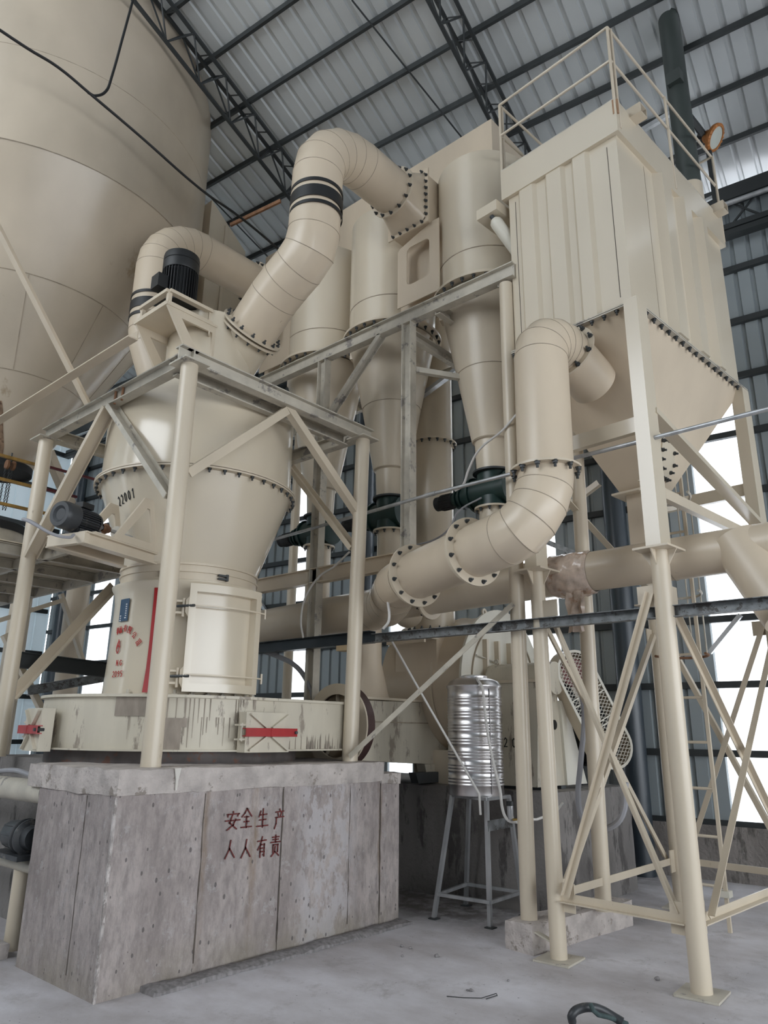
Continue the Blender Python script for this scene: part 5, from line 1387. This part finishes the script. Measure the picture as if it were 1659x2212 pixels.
MB().rev((SX-.05, SY, 0), (0, 0, 1), [(.515, 3.90), (.52, 4.0), (.38, 4.03), (0, 4.03)], 48).build('rim', 'soft_black', TB)
for i, (py0, m_, l) in enumerate(((983, 'yellow_paint', 'yellow handrail on the silo platform, top rail'), (1034, 'yellow_paint', 'yellow handrail on the silo platform, middle rail'), (1087, 'yellow_paint', 'yellow handrail on the silo platform, bottom rail'))):
    p_ = AY(0, py0, 9.0); o = MB().bar((p_.x-1, 9.0, p_.z), (p_.x+.55, 9.0, p_.z), .035).build('handrail', m_); tag(o, l, 'handrail', 'rails of the silo platform')
for (px0, py0, px1, l) in ((84, 1003, 210, 'thin maroon rail behind the left post, the upper'), (70, 1050, 165, 'thin maroon rail behind the left post, the lower')):
    p_ = AY(px0, py0, 9.02); p2 = AY(px1, py0+30, 9.02); o = MB().bar((p_.x, 9.02, p_.z), (p2.x, 9.02, p_.z), .03).build('handrail', 'maroon_paint'); tag(o, l, 'handrail', 'maroon rails')
CH = thing('chain_hoist', 'rusty pulley block with dark chains hanging under the silo mouth', 'chain hoist', AY(22, 1005, 9.1))
hc_ = AY(22, 1005, 9.1)
for dx in (-.035, .035): MB().cyl(hc_+Vector((dx-.014, 0, 0)), hc_+Vector((dx+.014, 0, 0)), .06, n=20).build('sheave', 'rust', CH)
MB().cyl(hc_, hc_+Vector((0, 0, .16)), .010, n=8).build('hook', 'dark_steel', CH)
for dx in (-.05, 0, .03):
    b = MB()
    for i in range(22): b.rev(hc_+Vector((dx, 0, -.06-i*.024)), (1, 0, 0) if i % 2 else (0, 1, 0), [(.008, -.003), (.014, -.003), (.014, .003), (.008, .003)], 8, closed=True)
    b.build('chain', 'dark_steel', CH)
o = MB().extr([(5.50, 8.62, 6.8), (6.22, 8.62, 6.8), (6.22, 8.62, 9.15), (5.50, 8.62, 9.72)], (0, .9, 0)).build('elevator_casing', 'cream_smooth', None, 0); tag(o, 'cream ribbed box casing beside the silo edge under the roof', 'casing')
b = MB(); b.span((5.78, 8.60, 6.8), (5.83, 8.62, 9.4)); b.span((5.50, 8.59, 7.05), (6.22, 8.62, 7.10)); b.build('rib', 'cream_paint', o, 0)
bpy.data.objects[o.name].children[0].location = WO[o.children[0].name]-WO[o.name]
# black cables strung across the silo
def cable(name, pts, Y, r, m, label, cat='cable', plane='y'):
    P_ = [(AY(px, py, Y) if plane == 'y' else AX(px, py, Y)) for px, py in pts]; out = []
    for i in range(len(P_)-1): out += arc_pts(P_[i], P_[min(i+1, len(P_)-1)]-P_[max(0, i-1)], P_[i+1], P_[min(i+2, len(P_)-1)]-P_[i], 5)[:-1]
    o = MB().tube(out+[P_[-1]], r, 8).build(cat, m); return tag(o, label, cat)
cable('cable', [(-30, 45), (60, 105), (125, 145), (195, 203), (300, 292), (435, 410), (520, 470), (610, 545)], 7.0, .016, 'black', 'long black cable slung across the silo down to the roof purlins')
cable('cable', [(290, -10), (268, 70), (240, 170), (228, 198), (205, 207), (190, 200)], 7.02, .016, 'black', 'black cable loop hanging down from the top over the silo')
o = MB().bar(AY(498, 486, 7.4), AY(606, 434, 6.6), .03, .05).build('roof_angle', 'rust', None, 0); tag(o, 'short rusty angle bar under the roof right of the silo', 'angle bar')
# things at the left edge beside the block
o = MB().cyl((2.80, 5.82, 1.13), (2.80, 9.2, 1.13), .085, n=36).build('conveyor_tube', 'cream_worn'); tag(o, 'stained cream tube along the left side of the painted block', 'pipe')
o = MB().cyl((2.82, 5.9, .60), (2.82, 8.5, .60), .05, n=24).build('conveyor_tube', 'cream_worn'); tag(o, 'thin stained cream tube under the dark gear motor', 'pipe')
o = MB().cyl((2.86, 6.22, 0), (2.86, 6.22, .56), .065, n=24).build('support_post', 'cream_paint'); tag(o, 'short cream post at the left edge under the thin tube', 'post')
GM = thing('gear_motor', 'dark grey flanged gear motor at the left edge beside the block', 'gear motor', (2.82, 6.2, .65))
b = MB().rev((2.80, 5.95, .80), (0, 1, 0), [(0, 0), (.08, 0), (.09, .08), (.13, .09), (.13, .11), (.10, .12), (.10, .15), (.13, .16), (.13, .18), (.11, .20), (.10, .40), (.06, .46), (0, .46)], 32); b.build('housing', 'motor_grey', GM)
MB().span((2.68, 5.95, .65), (2.92, 6.45, .685)).build('base', 'motor_grey', GM, 0)
for t in range(0, 360, 45): MB().bar(Vector((2.80+.10*cos(radians(t)), 6.14, .80+.10*sin(radians(t)))), Vector((2.80+.085*cos(radians(t)), 6.36, .80+.085*sin(radians(t)))), .014, .03, up=(cos(radians(t)), 0, sin(radians(t)))).build('fin', 'motor_grey', GM, 0)
cable('hose', [(-20, 1668), (30, 1664), (60, 1672), (86, 1684)], 2.82, .02, 'grey_hose', 'grey hose lying over the stained tube at the left edge', 'hose', 'x')

# ================================================================== TRAYS, CONDUITS, LADDER
o = MB().chan((5.48, 7.35, 2.515), (5.48, 4.98, 2.515), .09, .12, .006).build('cable_tray', 'column_steel', None, 0); tag(o, 'dark grey cable channel between the mill and the pipe bend', 'cable tray')
o = MB().chan((5.48, 4.97, 2.50), (5.48, -1.0, 2.47), .07, .085, .005).build('cable_tray', 'zinc_tray', None, 0); tag(o, 'long weathered zinc cable channel crossing behind the filter legs', 'cable tray')
o = MB().span((5.44, 5.25, 2.40), (5.56, 5.45, 2.455)).build('timber_block', 'timber', None, 0); tag(o, 'small pale wooden block under the dark cable channel by the mill post', 'wooden block')
o = MB().cyl((5.45, 6.9, 3.76), (5.45, 4.21, 3.85), .018, n=12).build('conduit', 'galvanised'); tag(o, 'thin zinc conduit pipe in front of the green valves', 'conduit')
o = MB().cyl((5.45, 4.22, 3.85), (5.45, -1, 3.87), .018, n=12).build('conduit', 'galvanised'); tag(o, 'thin zinc conduit pipe passing behind the filter leg to the right edge', 'conduit')
o = MB().cyl((5.45, 4.28, 3.848), (5.45, 4.15, 3.85), .023, n=12).build('conduit_coupling', 'galvanised'); tag(o, 'coupling joining the two zinc conduit pipes', 'coupling')
cable('cable', [(1116, 895), (1085, 930), (1035, 972), (1012, 1015), (1000, 1048), (983, 1060)], 5.52, .011, 'white_hose', 'white cable looping from the filter duct down to the zinc conduit', plane='x')
cable('cable', [(1040, 1075), (990, 1105), (972, 1140), (940, 1165), (895, 1178)], 6.1, .010, 'grey_hose', 'grey cable hanging below the nearest green valve', plane='x')
cable('cable', [(888, 1192), (850, 1212), (833, 1240), (838, 1300), (840, 1340), (828, 1358)], 5.24, .013, 'white_hose', 'pale cable running over the pipe bend down to the channel', plane='x')
cable('cable', [(755, 1192), (720, 1225), (690, 1245), (660, 1290), (650, 1340), (655, 1378)], 5.35, .011, 'white_hose', 'pale cable curving down between the mill and its right post', plane='x')
cable('cable', [(550, 1400), (600, 1418), (640, 1440), (668, 1480), (680, 1520)], 5.6, .028, 'grey_hose', 'thick grey hose bending down under the dark cable channel', 'hose', 'x')
cable('cable', [(1250, 1475), (1262, 1540), (1255, 1640), (1250, 1740), (1272, 1785), (1310, 1790), (1345, 1760), (1352, 1690)], 6.5, .026, 'grey_hose', 'thick grey hose hanging in a loop in front of the fan foundation', 'hose', 'x')
LD = thing('ladder', 'tall cream cage ladder behind the filter legs in front of the bright panel', 'ladder', (7.25, 2.6, 0))
for y in (2.41, 2.78): MB().bar((7.25, y, 0), (7.25, y, 4.6), .03, .03).build('stile', 'cream_paint', LD, 0)
for i in range(11): MB().cyl((7.25, 2.41, .35+.40*i), (7.25, 2.78, .35+.40*i), .013, n=8).build('rung', 'cream_paint', LD)
for z in (2.35, 2.95, 3.4, 3.95, 4.5):
    MB().tube([(7.25+.36*sin(t), 2.595-.19*cos(t)*1.25, z) for t in [pi*i/12 for i in range(13)]], .013, 8).build('cage_hoop', 'cream_worn' if z > 2.5 else 'rust', LD)
for t in (.8, 1.57, 2.3): MB().cyl((7.25+.37*sin(t), 2.595-.24*cos(t), 2.35), (7.25+.37*sin(t), 2.595-.24*cos(t), 4.5), .008, n=6).build('cage_strip', 'cream_worn', LD)
MB().box((7.25, 2.41, .30), (.10, .08, .05)).build('foot_clip', 'fan_white', LD, 0)
for (a_, b2, l) in (((1533, 1410), (1600, 1328), 'grey brace across the bright panel right of the ladder'), ((555, 1290), (600, 1360), 'grey brace on the back wall right of the mill door'), ((1130, 1150), (1290, 1215), 'dark brace behind the plastic-wrapped pipe'), ((905, 860), (985, 800), 'cream brace beside the vertical pipe')):
    X_ = WX-.15 if 'wall' in l or 'panel' in l else 6.6
    o = MB().bar(AX(*a_, X_, YB if X_ > 9 else 0), AX(*b2, X_, YB if X_ > 9 else 0), .07, .05).build('wall_brace', 'galvanised' if 'dark' not in l else 'zinc_tray', None, 0); tag(o, l, 'brace')

# ================================================================== FLOOR BITS
HK = thing('lifting_hook', 'dark curved lifting shackle with green rope lying on the floor at the bottom edge', 'hook', AZ_(1290, 2190, 0))
hk = [AZ_(1236, 2206, .05), AZ_(1236, 2192, .09), AZ_(1250, 2180, .11), AZ_(1275, 2176, .11), AZ_(1300, 2182, .09), AZ_(1325, 2196, .06), AZ_(1345, 2208, .04)]
sm = []
for i in range(len(hk)-1): sm += arc_pts(hk[i], hk[min(i+1, 6)]-hk[max(0, i-1)], hk[i+1], hk[min(i+2, 6)]-hk[i], 4)[:-1]
MB().tube(sm+[hk[-1]], .024, 14).build('shackle', 'motor_grey', HK)
rpz = [AZ_(1276, 2170, .14), AZ_(1281, 2182, .12), AZ_(1292, 2192, .09), AZ_(1310, 2196, .08), AZ_(1330, 2202, .05), AZ_(1355, 2212, .02)]
MB().tube(rpz, .013, 10).build('rope', 'rope', HK)
random.seed(9)
for px, py, sl in ((868, 2046, 'small stone near the right foot of the painted block, left of the topmost pair'), (886, 2050, 'small stone near the right foot of the painted block, right of the topmost pair'), (869, 2067, 'small stone just below the pair of stones near the painted block'), (943, 2068, 'lone small stone below the left feet of the tank stand'),
                   (1010, 2141, 'small stone above the bent wire, left one of two touching'), (1018, 2142, 'small stone above the bent wire, right one of two touching'), (1420, 2118, 'lone small stone on the floor between the two front filter legs'), (1098, 2120, 'lone small stone left of the base plate of the left filter leg')):
    p = AZ_(px, py, 0); s_ = random.uniform(.010, .022)
    b = MB(); b.rev(p+Vector((0, 0, 0)), (0, 0, 1), [(s_*.6, 0), (s_, s_*.5), (s_*.7, s_*1.0), (0, s_*1.2)], 7)
    for i, v in enumerate(b.v): b.v[i] = v+NZ.noise_vector(v*40)*s_*.3*(1 if v.z > .001 else 0)
    o = b.build('stone', 'gravel'); tag(o, sl, 'stone', 'loose stones on the floor')
o = MB().tube([AZ_(965, 2152, .004), AZ_(1000, 2155, .004), AZ_(1040, 2156, .006), AZ_(1072, 2146, .012), AZ_(1074, 2150, .004), AZ_(1050, 2158, .004)], .0022, 6).build('wire', 'black'); tag(o, 'thin bent black wire lying on the dusty floor', 'wire')
